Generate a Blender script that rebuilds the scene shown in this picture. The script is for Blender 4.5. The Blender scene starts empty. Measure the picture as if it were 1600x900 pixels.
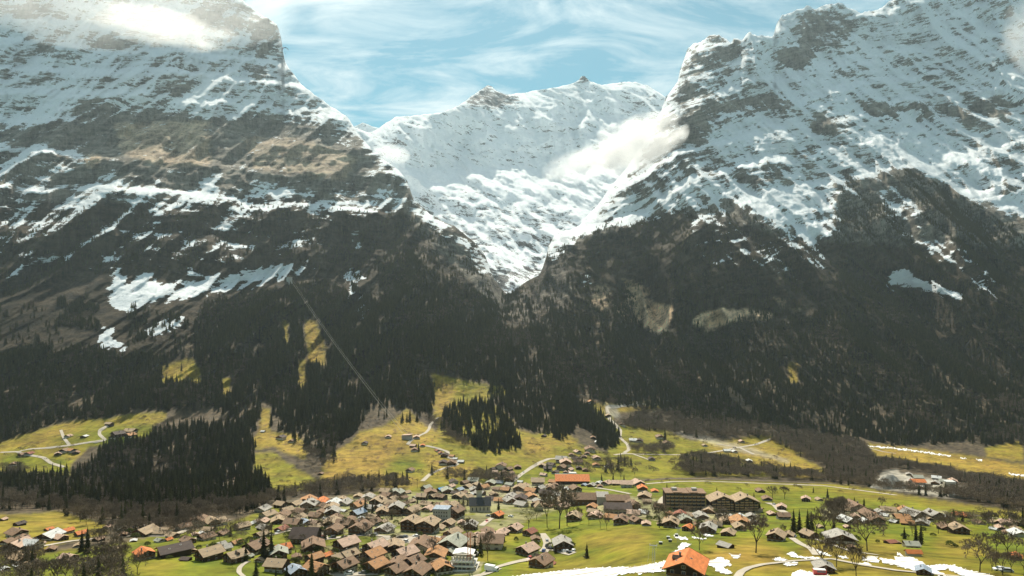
import bpy, math, random, time
import numpy as np
T0 = time.time()
R = math.radians
rnd = random.Random(7)
rng = np.random.default_rng(11)
S = bpy.context.scene
COL = S.collection

# ------------------------------------------------------------------ camera, sky, sun, exposure
F = 1067.0          # focal length in photograph pixels (1600 wide)
HY = 485.0          # row of the horizon
cam = bpy.data.cameras.new("camera"); camo = bpy.data.objects.new("camera", cam); COL.objects.link(camo)
cam.sensor_width = 36.0; cam.lens = 36.0 * F / 1600.0
cam.shift_y = (HY - 450.0) / 1600.0
cam.clip_start = 1.0; cam.clip_end = 40000.0
camo.location = (0, 0, 0); camo.rotation_euler = (R(90), 0, 0)
S.camera = camo
SUN_AZ, SUN_EL = -8.0, 48.0      # degrees right of the view axis, above the horizon
EXPOSURE = 1.55
SKY_STRENGTH = 0.11
w = bpy.data.worlds.new("World"); S.world = w; w.use_nodes = True
wn, wl = w.node_tree.nodes, w.node_tree.links
bg = wn["Background"]; bg.inputs[1].default_value = SKY_STRENGTH
sky = wn.new("ShaderNodeTexSky"); sky.sky_type = 'NISHITA'; sky.sun_disc = False
sky.sun_elevation = R(SUN_EL); sky.sun_rotation = R(SUN_AZ)
sky.altitude = 1200; sky.air_density = 1.0; sky.dust_density = 0.0; sky.ozone_density = 4.0
def wnode(t, **k):
    n = wn.new(t)
    for a, b in k.items(): setattr(n, a, b)
    return n
tc = wn.new("ShaderNodeTexCoord")
sx = wn.new("ShaderNodeSeparateXYZ"); wl.new(tc.outputs["Generated"], sx.inputs[0])
# project the sky direction on a flat high layer, so that the cirrus thins towards the horizon
zc = wnode("ShaderNodeMath", operation='ADD'); wl.new(sx.outputs[2], zc.inputs[0]); zc.inputs[1].default_value = 0.12
dx = wnode("ShaderNodeMath", operation='DIVIDE'); wl.new(sx.outputs[0], dx.inputs[0]); wl.new(zc.outputs[0], dx.inputs[1])
dy = wnode("ShaderNodeMath", operation='DIVIDE'); wl.new(sx.outputs[1], dy.inputs[0]); wl.new(zc.outputs[0], dy.inputs[1])
cx = wn.new("ShaderNodeCombineXYZ"); wl.new(dx.outputs[0], cx.inputs[0]); wl.new(dy.outputs[0], cx.inputs[1])
mp = wn.new("ShaderNodeMapping"); mp.inputs["Rotation"].default_value = (0, 0, R(14)); mp.inputs["Scale"].default_value = (0.75, 1.5, 1)
mp.inputs["Location"].default_value = (3.35, 1.2, 0)
wl.new(cx.outputs[0], mp.inputs[0])
n1 = wn.new("ShaderNodeTexNoise"); n1.inputs["Scale"].default_value = 2.7; n1.inputs["Detail"].default_value = 12
n1.inputs["Roughness"].default_value = 0.64; n1.inputs["Distortion"].default_value = 0.55
wl.new(mp.outputs[0], n1.inputs[0])
cr = wn.new("ShaderNodeValToRGB"); cr.color_ramp.elements[0].position = 0.43; cr.color_ramp.elements[1].position = 0.68
cr.color_ramp.elements[0].color = (0, 0, 0, 1); cr.color_ramp.elements[1].color = (1, 1, 1, 1)
wl.new(n1.outputs[0], cr.inputs[0])
mxs = wn.new("ShaderNodeMix"); mxs.data_type = 'RGBA'
tint = wn.new("ShaderNodeMix"); tint.data_type = 'RGBA'; tint.blend_type = 'MULTIPLY'; tint.inputs[0].default_value = 1.0
wl.new(sky.outputs[0], tint.inputs[6]); tint.inputs[7].default_value = (.15, .33, .25, 1)
wl.new(cr.outputs[0], mxs.inputs[0]); wl.new(tint.outputs[2], mxs.inputs[6]); mxs.inputs[7].default_value = (2.5, 2.8, 2.85, 1)
wl.new(mxs.outputs[2], bg.inputs[0])
sun = bpy.data.lights.new("sun", 'SUN'); suno = bpy.data.objects.new("sun", sun); COL.objects.link(suno)
sun.energy = 2.45; sun.angle = R(0.5); sun.color = (1.0, 0.92, 0.76)
SD = np.array([math.sin(R(SUN_AZ)) * math.cos(R(SUN_EL)), math.cos(R(SUN_AZ)) * math.cos(R(SUN_EL)), math.sin(R(SUN_EL))])
import mathutils
suno.rotation_euler = mathutils.Vector(SD).to_track_quat('Z', 'Y').to_euler()
suno.location = (0, 0, 3000)
S.view_settings.view_transform = 'Standard'; S.view_settings.look = 'None'
S.view_settings.exposure = EXPOSURE; S.view_settings.gamma = 1.0
S.cycles.max_bounces = 6; S.cycles.volume_bounces = 2; S.cycles.transparent_max_bounces = 8
S.cycles.volume_step_rate = 1.0; S.cycles.volume_max_steps = 96

# ------------------------------------------------------------------ helpers
def interp(x, xs, ys): return np.interp(x, xs, ys)
def smooth(a, lo, hi):
    t = np.clip((a - lo) / (hi - lo), 0, 1); return t * t * (3 - 2 * t)
_perm = rng.permutation(256).astype(np.int32); _perm = np.concatenate([_perm, _perm])
_gr = np.stack([np.cos(np.linspace(0, 2 * np.pi, 64, endpoint=False)), np.sin(np.linspace(0, 2 * np.pi, 64, endpoint=False))], 1).astype(np.float32)
def perlin(x, y, seed=0):
    x = np.asarray(x, np.float32) + seed * 17.31; y = np.asarray(y, np.float32) + seed * 9.77
    xi = np.floor(x).astype(np.int32); yi = np.floor(y).astype(np.int32)
    xf = x - xi; yf = y - yi
    u = xf * xf * xf * (xf * (xf * 6 - 15) + 10); v = yf * yf * yf * (yf * (yf * 6 - 15) + 10)
    a = xi & 255; b = (xi + 1) & 255; c = yi & 255; d = (yi + 1) & 255
    def g(i, j, fx, fy):
        gg = _gr[_perm[_perm[i] + j] & 63]; return gg[..., 0] * fx + gg[..., 1] * fy
    n00 = g(a, c, xf, yf); n10 = g(b, c, xf - 1, yf); n01 = g(a, d, xf, yf - 1); n11 = g(b, d, xf - 1, yf - 1)
    return 1.5 * ((n00 * (1 - u) + n10 * u) * (1 - v) + (n01 * (1 - u) + n11 * u) * v)
def fbm(x, y, o=4, seed=0, gain=.5):
    s = 0; a = 1; t = 0
    for i in range(o):
        s = s + a * perlin(x, y, seed + i); t += a; a *= gain; x = x * 2.03; y = y * 2.03
    return s / t
def ridged(x, y, o=4, seed=0, gain=.5):
    s = 0; a = 1; t = 0
    for i in range(o):
        s = s + a * (1 - np.abs(perlin(x, y, seed + i)) * 1.6); t += a; a *= gain; x = x * 2.07; y = y * 2.07
    return s / t

# raster canvas over the photograph, half resolution, for the places' zones
CX0, CY0, CW, CH = -400, -300, 1200, 650
_gx, _gy = np.meshgrid(CX0 + 2 * np.arange(CW) + 1, CY0 + 2 * np.arange(CH) + 1)
def poly_mask(pts):
    m = np.zeros((CH, CW), bool); pts = np.array(pts, float)
    y0 = max(0, int((pts[:, 1].min() - CY0) / 2) - 1); y1 = min(CH, int((pts[:, 1].max() - CY0) / 2) + 2)
    x0 = max(0, int((pts[:, 0].min() - CX0) / 2) - 1); x1 = min(CW, int((pts[:, 0].max() - CX0) / 2) + 2)
    X = _gx[y0:y1, x0:x1]; Y = _gy[y0:y1, x0:x1]; ins = np.zeros(X.shape, bool)
    n = len(pts)
    for i in range(n):
        ax, ay = pts[i]; bx, by = pts[(i + 1) % n]
        if ay == by: continue
        ins ^= ((ay > Y) != (by > Y)) & (X < (bx - ax) * (Y - ay) / (by - ay) + ax)
    m[y0:y1, x0:x1] = ins
    return m
def ell(cx_, cy_, rx, ry): return ((_gx - cx_) / rx) ** 2 + ((_gy - cy_) / ry) ** 2 < 1
def blur(a, k):
    a = a.astype(np.float32)
    for _ in range(2):
        for ax in (0, 1):
            p = np.concatenate([np.repeat(np.take(a, [0], ax), k, ax), a, np.repeat(np.take(a, [-1], ax), k, ax)], ax)
            c = np.cumsum(p, ax, dtype=np.float64); n = a.shape[ax]
            hi = np.take(c, np.arange(2 * k, 2 * k + n), ax); lo = np.take(c, np.arange(0, n), ax)
            a = ((hi - lo) / (2 * k)).astype(np.float32)
    return a
def sample(r, x, y):
    fx = np.clip((np.asarray(x) - CX0 - 1) / 2, 0, CW - 1.001); fy = np.clip((np.asarray(y) - CY0 - 1) / 2, 0, CH - 1.001)
    i = fx.astype(int); j = fy.astype(int); a = fx - i; b = fy - j
    return (r[j, i] * (1 - a) + r[j, i + 1] * a) * (1 - b) + (r[j + 1, i] * (1 - a) + r[j + 1, i + 1] * a) * b

def mesh_obj(name, verts, faces, mats=(), parent=None, mi=None, smoothf=False):
    me = bpy.data.meshes.new(name)
    me.from_pydata([tuple(v) for v in verts], [], faces)
    for m in mats: me.materials.append(m)
    if mi is not None: me.polygons.foreach_set("material_index", mi)
    if smoothf: me.polygons.foreach_set("use_smooth", [True] * len(me.polygons))
    o = bpy.data.objects.new(name, me); COL.objects.link(o)
    if parent: o.parent = parent
    return o
def grid_mesh(name, P, mat):
    """P: rows x cols x 3"""
    nr, nc = P.shape[:2]
    me = bpy.data.meshes.new(name)
    me.vertices.add(nr * nc); me.vertices.foreach_set("co", P.reshape(-1).astype(np.float32))
    idx = np.arange(nr * nc, dtype=np.int32).reshape(nr, nc)
    q = np.stack([idx[:-1, :-1], idx[:-1, 1:], idx[1:, 1:], idx[1:, :-1]], -1).reshape(-1, 4)
    nf = len(q)
    me.loops.add(nf * 4); me.loops.foreach_set("vertex_index", q.reshape(-1))
    me.polygons.add(nf); me.polygons.foreach_set("loop_start", np.arange(0, nf * 4, 4, dtype=np.int32))
    me.polygons.foreach_set("use_smooth", np.ones(nf, bool))
    me.materials.append(mat); me.update(calc_edges=True)
    o = bpy.data.objects.new(name, me); COL.objects.link(o)
    return o
def vattr(o, name, arr):
    if arr.ndim == 1:
        a = o.data.attributes.new(name, 'FLOAT', 'POINT'); a.data.foreach_set("value", arr.astype(np.float32))
    else:
        a = o.data.attributes.new(name, 'FLOAT_COLOR', 'POINT')
        c = np.ones((len(arr), 4), np.float32); c[:, :3] = arr; a.data.foreach_set("color", c.reshape(-1))
def tag(o, label=None, cat=None, group=None, kind=None):
    if label: o["label"] = label
    if cat: o["category"] = cat
    if group: o["group"] = group
    if kind: o["kind"] = kind
    return o

# ------------------------------------------------------------------ materials
def new_mat(name):
    m = bpy.data.materials.new(name); m.use_nodes = True
    return m, m.node_tree.nodes, m.node_tree.links
def simple(name, col, rough=.8, var=.25, scale=1.5, metal=0, bump=0, stretch=(1, 1, 1), col2=None, random_v=0.0):
    m, n, l = new_mat(name); b = n["Principled BSDF"]
    b.inputs["Roughness"].default_value = rough; b.inputs["Metallic"].default_value = metal
    b.inputs["Specular IOR Level"].default_value = 0.25
    t = n.new("ShaderNodeTexCoord"); mpn = n.new("ShaderNodeMapping"); mpn.inputs["Scale"].default_value = stretch
    l.new(t.outputs["Object"], mpn.inputs[0])
    no = n.new("ShaderNodeTexNoise"); no.inputs["Scale"].default_value = scale; no.inputs["Detail"].default_value = 5
    l.new(mpn.outputs[0], no.inputs[0])
    mx = n.new("ShaderNodeMix"); mx.data_type = 'RGBA'
    c2 = col2 or tuple(c * (1 + var) for c in col); c1 = tuple(c * (1 - var) for c in col) if col2 is None else col
    mx.inputs[6].default_value = (*c1, 1); mx.inputs[7].default_value = (*c2, 1)
    mr = n.new("ShaderNodeMapRange"); mr.inputs[1].default_value = .3; mr.inputs[2].default_value = .7
    l.new(no.outputs[0], mr.inputs[0]); l.new(mr.outputs[0], mx.inputs[0])
    out = mx.outputs[2]
    if random_v:
        oi = n.new("ShaderNodeObjectInfo"); hs = n.new("ShaderNodeHueSaturation")
        m2 = n.new("ShaderNodeMapRange"); m2.inputs[3].default_value = 1 - random_v; m2.inputs[4].default_value = 1 + random_v
        l.new(oi.outputs["Random"], m2.inputs[0]); l.new(m2.outputs[0], hs.inputs["Value"]); l.new(out, hs.inputs["Color"]); out = hs.outputs[0]
    l.new(out, b.inputs["Base Color"])
    if bump:
        bp = n.new("ShaderNodeBump"); bp.inputs["Strength"].default_value = bump; bp.inputs["Distance"].default_value = 0.1
        l.new(no.outputs[0], bp.inputs["Height"]); l.new(bp.outputs[0], b.inputs["Normal"])
    return m
def terrain_mat():
    m, n, l = new_mat("terrain"); b = n["Principled BSDF"]
    b.inputs["Specular IOR Level"].default_value = 0.1
    geo = n.new("ShaderNodeNewGeometry")
    ac = n.new("ShaderNodeAttribute"); ac.attribute_name = "col"
    asn = n.new("ShaderNodeAttribute"); asn.attribute_name = "snow"
    afn = n.new("ShaderNodeAttribute"); afn.attribute_name = "fine"     # 0 near meadow, 1 mountain
    ahs = n.new("ShaderNodeAttribute"); ahs.attribute_name = "strata"
    spx = n.new("ShaderNodeSeparateXYZ"); l.new(geo.outputs["Position"], spx.inputs[0]); cmb = n.new("ShaderNodeCombineXYZ")
    l.new(spx.outputs[0], cmb.inputs[0]); l.new(spx.outputs[1], cmb.inputs[1]); l.new(ahs.outputs["Fac"], cmb.inputs[2])
    def noise(scale, stretch, det=6, rough=.6, world=False):
        mpn = n.new("ShaderNodeMapping"); mpn.inputs["Scale"].default_value = stretch
        l.new(geo.outputs["Position"] if world else cmb.outputs[0], mpn.inputs[0])
        t = n.new("ShaderNodeTexNoise"); t.inputs["Scale"].default_value = scale; t.inputs["Detail"].default_value = det; t.inputs["Roughness"].default_value = rough
        l.new(mpn.outputs[0], t.inputs[0]); return t.outputs[0]
    def math_(op, a, b_, c=None):
        q = n.new("ShaderNodeMath"); q.operation = op
        for i, v in enumerate((a, b_) if c is None else (a, b_, c)):
            if hasattr(v, "links") or hasattr(v, "is_output"): l.new(v, q.inputs[i])
            else: q.inputs[i].default_value = v
        return q.outputs[0]
    na = noise(0.011, (1, .6, 4.2), 11, .70); nb = noise(0.06, (1, .6, 3.2), 7, .72)
    nf = noise(0.10, (1, 1, 1), 6, .65, True); nf2 = noise(0.012, (1, 1, 1), 4, .55, True)
    # snow cover: field + streaky noise, sharp edge
    s = math_('ADD', asn.outputs["Fac"], math_('MULTIPLY', math_('SUBTRACT', na, .5), 3.0))
    s = math_('ADD', s, math_('MULTIPLY', math_('SUBTRACT', nb, .5), 1.6))
    mr = n.new("ShaderNodeMapRange"); mr.interpolation_type = 'SMOOTHSTEP'
    mr.inputs[1].default_value = .45; mr.inputs[2].default_value = .55; l.new(s, mr.inputs[0])
    # colour variation of the ground itself
    hs = n.new("ShaderNodeHueSaturation"); l.new(ac.outputs["Color"], hs.inputs["Color"])
    v = math_('ADD', math_('MULTIPLY', math_('SUBTRACT', nf, .5), 2.1), math_('MULTIPLY', math_('SUBTRACT', nf2, .5), .7))
    v = math_('ADD', v, math_('MULTIPLY', math_('SUBTRACT', nb, .5), .6))
    nv = noise(0.022, (1, 1, .22), 8, .72, True); nh = noise(0.03, (.35, .35, 2.2), 7, .66)
    rk = math_('ADD', math_('MULTIPLY', math_('SUBTRACT', nv, .5), 3.4), math_('MULTIPLY', math_('SUBTRACT', nh, .5), 3.0))
    v = math_('ADD', v, math_('MULTIPLY', rk, afn.outputs["Fac"]))
    nm = noise(0.028, (1, 1, 1), 6, .6, True)
    v = math_('ADD', v, math_('MULTIPLY', math_('SUBTRACT', nm, .5), 1.6))
    l.new(math_('MAXIMUM', math_('ADD', v, 1.0), .22), hs.inputs["Value"])
    hue = math_('ADD', math_('MULTIPLY', math_('SUBTRACT', nf2, .5), .03), .5); l.new(hue, hs.inputs["Hue"])
    mx = n.new("ShaderNodeMix"); mx.data_type = 'RGBA'
    l.new(mr.outputs[0], mx.inputs[0]); l.new(hs.outputs[0], mx.inputs[6]); sn = n.new("ShaderNodeMix"); sn.data_type = 'RGBA'; sn.inputs[6].default_value = (.78, .82, .86, 1); sn.inputs[7].default_value = (.90, .93, .95, 1)
    mrs = n.new("ShaderNodeMapRange"); mrs.inputs[1].default_value = .36; mrs.inputs[2].default_value = .56; l.new(nb, mrs.inputs[0]); l.new(mrs.outputs[0], sn.inputs[0]); l.new(sn.outputs[2], mx.inputs[7])
    l.new(mx.outputs[2], b.inputs["Base Color"]); b.inputs["Roughness"].default_value = .85
    bp = n.new("ShaderNodeBump"); bp.inputs["Distance"].default_value = 16.0
    l.new(math_('MULTIPLY', afn.outputs["Fac"], 1.0), bp.inputs["Strength"])
    h = math_('ADD', na, math_('MULTIPLY', nb, .35)); l.new(h, bp.inputs["Height"])
    bp2 = n.new("ShaderNodeBump"); bp2.inputs["Distance"].default_value = 0.9; bp2.inputs["Strength"].default_value = .5
    l.new(nf, bp2.inputs["Height"]); l.new(bp.outputs[0], bp2.inputs["Normal"]); l.new(bp2.outputs[0], b.inputs["Normal"])
    return m
M_TERR = terrain_mat()

# ------------------------------------------------------------------ terrain A: valley, both mountains
# forward distance (m) at photograph rows, for key columns
KD = {
 -400: [(960,260),(900,345),(860,400),(820,500),(800,560),(780,680),(760,800),(720,900),(690,990),(650,1080),(600,1220),(550,1380),(500,1560),(470,1660),(440,1780),(400,1900),(300,2170),(200,2440),(100,2700),(0,2980),(-260,3500)],
 0: [(960,280),(900,345),(880,370),(860,400),(820,500),(800,560),(780,680),(760,850),(735,930),(690,1050),(650,1150),(600,1290),(550,1450),(500,1620),(470,1730),(440,1860),(400,1970),(300,2240),(200,2520),(100,2780),(0,3050),(-260,3500)],
 250: [(960,270),(900,330),(870,380),(850,420),(820,500),(800,600),(780,720),(760,840),(720,930),(680,1040),(650,1150),(600,1290),(550,1450),(500,1620),(470,1740),(440,1860),(400,1960),(300,2230),(200,2510),(100,2780),(0,3050),(-260,3500)],
 500: [(960,300),(900,345),(870,375),(840,430),(820,500),(800,580),(780,670),(765,750),(750,820),(735,880),(700,1000),(680,1080),(640,1220),(600,1340),(550,1490),(500,1660),(450,1860),(440,1920),(400,2050),(300,2330),(200,2600),(100,2850),(0,3050)],
 650: [(960,300),(900,350),(870,380),(840,440),(820,500),(800,580),(780,680),(765,760),(750,840),(735,900),(700,1000),(680,1060),(650,1200),(600,1370),(550,1530),(500,1720),(450,1910),(400,2100),(340,2300),(250,2500)],
 750: [(960,290),(900,340),(880,375),(850,430),(820,510),(800,590),(780,690),(765,770),(750,850),(735,920),(710,1010),(690,1070),(650,1230),(600,1400),(550,1580),(500,1780),(450,2020),(400,2250),(360,2400)],
 800: [(960,250),(900,320),(880,370),(850,430),(820,520),(800,600),(780,690),(765,780),(750,850),(735,920),(700,1040),(650,1250),(600,1450),(550,1680),(500,1980),(470,2300),(450,2500)],
 870: [(960,235),(900,310),(880,390),(860,430),(830,480),(810,560),(790,650),(770,750),(750,870),(735,930),(700,1060),(650,1320),(600,1500),(550,1720),(500,1980),(470,2080),(430,2180),(380,2330)],
 1000: [(960,210),(900,260),(880,295),(860,330),(840,390),(820,450),(810,500),(795,560),(780,630),(765,720),(755,800),(745,900),(720,1030),(700,1150),(680,1280),(660,1400),(640,1500),(600,1700),(560,1880),(520,2010),(480,2060),(430,2130),(400,2210),(340,2420),(260,2600)],
 1150: [(960,200),(900,258),(880,290),(860,325),(840,385),(820,460),(810,510),(798,560),(780,640),(768,740),(755,850),(745,930),(720,1060),(700,1180),(680,1280),(650,1420),(600,1620),(560,1790),(520,1900),(480,1960),(430,2050),(400,2120),(340,2320),(300,2440),(200,2680),(100,2850),(40,2960)],
 1300: [(960,195),(900,252),(880,285),(860,330),(840,390),(820,460),(800,540),(785,640),(770,760),(755,900),(740,1000),(720,1120),(700,1250),(690,1310),(650,1430),(600,1570),(500,1850),(400,2120),(300,2380),(200,2650),(100,2920),(10,3180),(-100,3450)],
 1600: [(960,190),(900,250),(880,295),(860,350),(840,430),(820,520),(800,620),(785,720),(770,800),(750,930),(735,1050),(710,1180),(700,1240),(650,1390),(600,1530),(500,1800),(400,2070),(300,2330),(200,2590),(100,2850),(0,3100),(-100,3350),(-200,3500)],
 2000: [(960,190),(900,250),(860,350),(820,520),(790,700),(760,900),(735,1020),(700,1180),(650,1320),(600,1450),(500,1700),(400,1950),(300,2200),(200,2450),(100,2700),(0,2950),(-260,3400)],
}
TOP = [(-400,-260),(0,-200),(200,-150),(330,-60),(362,-14),(375,-4),(383,4),(398,16),(415,26),(432,38),(437,52),(440,64),(442,80),(445,98),(452,108),(470,130),(484,142),(500,155),(525,172),(545,186),(556,205),(580,232),(600,250),(625,268),(637,285),(646,312),(660,322),(671,333),(688,343),(710,353),(728,368),(745,381),(759,401),(765,420),(772,436),(782,448),(790,459),(797,462),(806,455),(815,446),(823,440),(831,435),(843,430),(849,416),(854,401),(856,388),(860,375),(872,365),(888,360),(905,352),(920,334),(932,322),(940,312),(948,299),(958,287),(968,276),(978,263),(990,245),(1005,225),(1020,192),(1032,178),(1041,150),(1059,131),(1063,109),(1074,80),(1085,68),(1100,62),(1110,54),(1125,54),(1136,60),(1142,68),(1147,60),(1158,64),(1172,54),(1185,60),(1190,57),(1208,57),(1213,38),(1222,22),(1240,16),(1256,14),(1260,10),(1268,14),(1274,18),(1284,9),(1300,5),(1312,4),(1325,12),(1345,20),(1365,17),(1378,14),(1392,3),(1405,-4),(1440,-25),(1600,-90),(1750,-140),(2000,-200)]
TOPX = np.array([t[0] for t in TOP], float); TOPY = np.array([t[1] for t in TOP], float)
cols = np.concatenate([np.arange(-400, -60, 12.0), np.arange(-60, 1660, 1.6), np.arange(1660, 2001, 12.0)])
NC = len(cols)
near_y = np.concatenate([np.array([1500., 1250, 1120, 1040, 1000]), np.arange(975, 640, -1.5)])
NU = 440
top = interp(cols, TOPX, TOPY)
jag = fbm(cols / 16, cols * 0, 4, 3, .6) * 3.6 + fbm(cols / 70, cols * 0, 2, 9) * 3
top_j = top + jag * (1 + .6 * (cols > 1050)) * np.where((cols > 650) & (cols < 1040), .7, 1)
s_ = np.linspace(0, 1, NU + 1)[1:]
_k = np.hanning(91); _k /= _k.sum(); top_s = np.convolve(np.pad(top, 45, 'edge'), _k, 'valid')
YY = np.concatenate([np.repeat(near_y[:, None], NC, 1), 640 + (top_s[None, :] - 640) * s_[:, None] + (top_j - top_s)[None, :] * smooth(s_, .60, 1.0)[:, None]], 0)
NR = YY.shape[0]; XX = np.repeat(cols[None, :], NR, 0)
ytab = np.arange(-320, 1001, 4.0)
kx = sorted(KD)
tab = np.stack([interp(ytab, [p[0] for p in KD[k]][::-1], [p[1] for p in KD[k]][::-1]) for k in kx], 1)
for j, k in enumerate(kx):      # beyond the last row: keep climbing away
    ymin = KD[k][-1][0]; below = ytab < ymin; tab[below, j] += (ymin - ytab[below]) * 2.6
    yl = KD[k][0][0]; ab = ytab > yl; tab[ab, j] = KD[k][0][1] * (yl - HY) / (ytab[ab] - HY) * 1.0
ker = np.array([1, 2, 3, 2, 1.]); ker /= ker.sum()
for j in range(len(kx)): tab[:, j] = np.convolve(np.pad(tab[:, j], 2, 'edge'), ker, 'valid')
tabx = np.stack([interp(cols, kx, tab[i]) for i in range(len(ytab))], 0)
kk = np.hanning(61); kk /= kk.sum()
tabx = np.stack([np.convolve(np.pad(r_, 30, 'edge'), kk, 'valid') for r_ in tabx], 0)
D = np.stack([interp(YY[:, c], ytab, tabx[:, c]) for c in range(NC)], 1)
D = D * (1 + .13 * smooth(330 - YY, 0, 330))
lowrow = YY > 975
D = np.where(lowrow, D * 0 + interp(YY, [975, 1000, 1500], [1, 1, 1]) * (tabx[-7][None, :] * (ytab[-7] - HY)) / (YY - HY) * interp(YY, [975, 1500], [1.0, .8]), D)
X0 = D * (XX - 800) / F; Z0 = D * (HY - YY) / F
wm = smooth(640 - YY, 0, 90)                                  # mountain weight
wn_ = smooth(YY, 600, 700)
# large spurs and gullies, smaller gullies, strata, grain
lx = X0 + 90 * fbm(X0 / 420, Z0 / 420, 2, 40)
dtop_ = YY - np.convolve(np.pad(top_j, 4, 'edge'), np.ones(9) / 9, 'valid')[None, :]
amp_c = np.where(XX < 800, 1, 1)
relief = wm * (-210 * (ridged(lx / 560, Z0 / 1500, 3, 5) - .55) - 105 * (ridged(lx / 180, Z0 / 520, 4, 21) - .55))
relief += smooth(640 - YY, -60, 30) * (-26 * (ridged(lx / 70, Z0 / 200, 2, 33) - .55))
h = Z0 + X0 * np.where(XX < 800, .10, -.28 * smooth(XX, 850, 1100)) + 70 * fbm(X0 / 500, Z0 / 500, 3, 50)
def terrace(h_, S_, a):
    f_ = h_ / S_ - np.floor(h_ / S_); return a * (smooth(f_, .62, 1.0) - f_)
hz = wm * smooth(Z0, -50, 250)
tm = (.65 + .6 * fbm(X0 / 300, Z0 / 300, 2, 60)) * (1 - .38 * smooth(XX, 1080, 1200))
relief += smooth(YY, 700, 600) * smooth(YY, 380, 470) * 0
relief += smooth(705 - YY, 0, 60) * -85 * (ridged((X0 + .35 * Z0 * np.sign(X0)) / 150, Z0 / 800, 3, 44) - .55)
relief += np.where((XX > 850) & (XX < 1130), 1, 0) * smooth(XX, 850, 880) * (1 - smooth(XX, 1080, 1130)) * 170 * np.exp(-np.clip(dtop_, 0, 999) / 20.0) * wm
relief += hz * tm * (terrace(h, 150, 105) + terrace(h + 30 * fbm(X0 / 90, Z0 / 90, 2, 61), 47, 34) + terrace(h, 17, 9))
relief += wm * 14 * fbm(X0 / 45, Z0 / 30, 4, 70)
# the valley floor: knolls and terraces, small
relief += (1 - wm) * (D / 420) * (3.0 * fbm(X0 / 48, D / 48, 4, 80) + 7 * fbm(X0 / 130, D / 110, 2, 85)) * smooth(D, 150, 400)
# rounding towards the skyline, so the crest takes the sun
dtop = np.clip(dtop_, 0, 999)
relief += np.where(XX < 1400, 1, .6) * 55 * np.exp(-np.clip(dtop, 0, 999) / 9.0) * wm
# the limestone bluff below the right shelf
D2 = D + relief
bl = ell(1040, 478, 170, 48)
D2 = D2
eps = np.zeros(NR); step = np.abs(np.diff(YY, axis=0, prepend=YY[:1]))
slope_min = np.where(YY > 640, .55, .04) * step * D / F
cum = np.cumsum(slope_min, 0)
D3 = np.maximum.accumulate(D2 - cum, 0) + cum
XA = D3 * (XX - 800) / F; ZA = D3 * (HY - YY) / F
# ledge measure: how flat the ground is in the vertical section
dD = np.diff(D3, axis=0, append=D3[-1:] + 5); dZ = np.abs(np.diff(ZA, axis=0, append=ZA[-1:] + 5)) + .5
ledge = np.clip(dD / dZ, 0, 6)
ledge = (ledge + np.roll(ledge, 1, 0) + np.roll(ledge, -1, 0)) / 3
print("terrain depth", round(time.time() - T0, 1))

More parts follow.
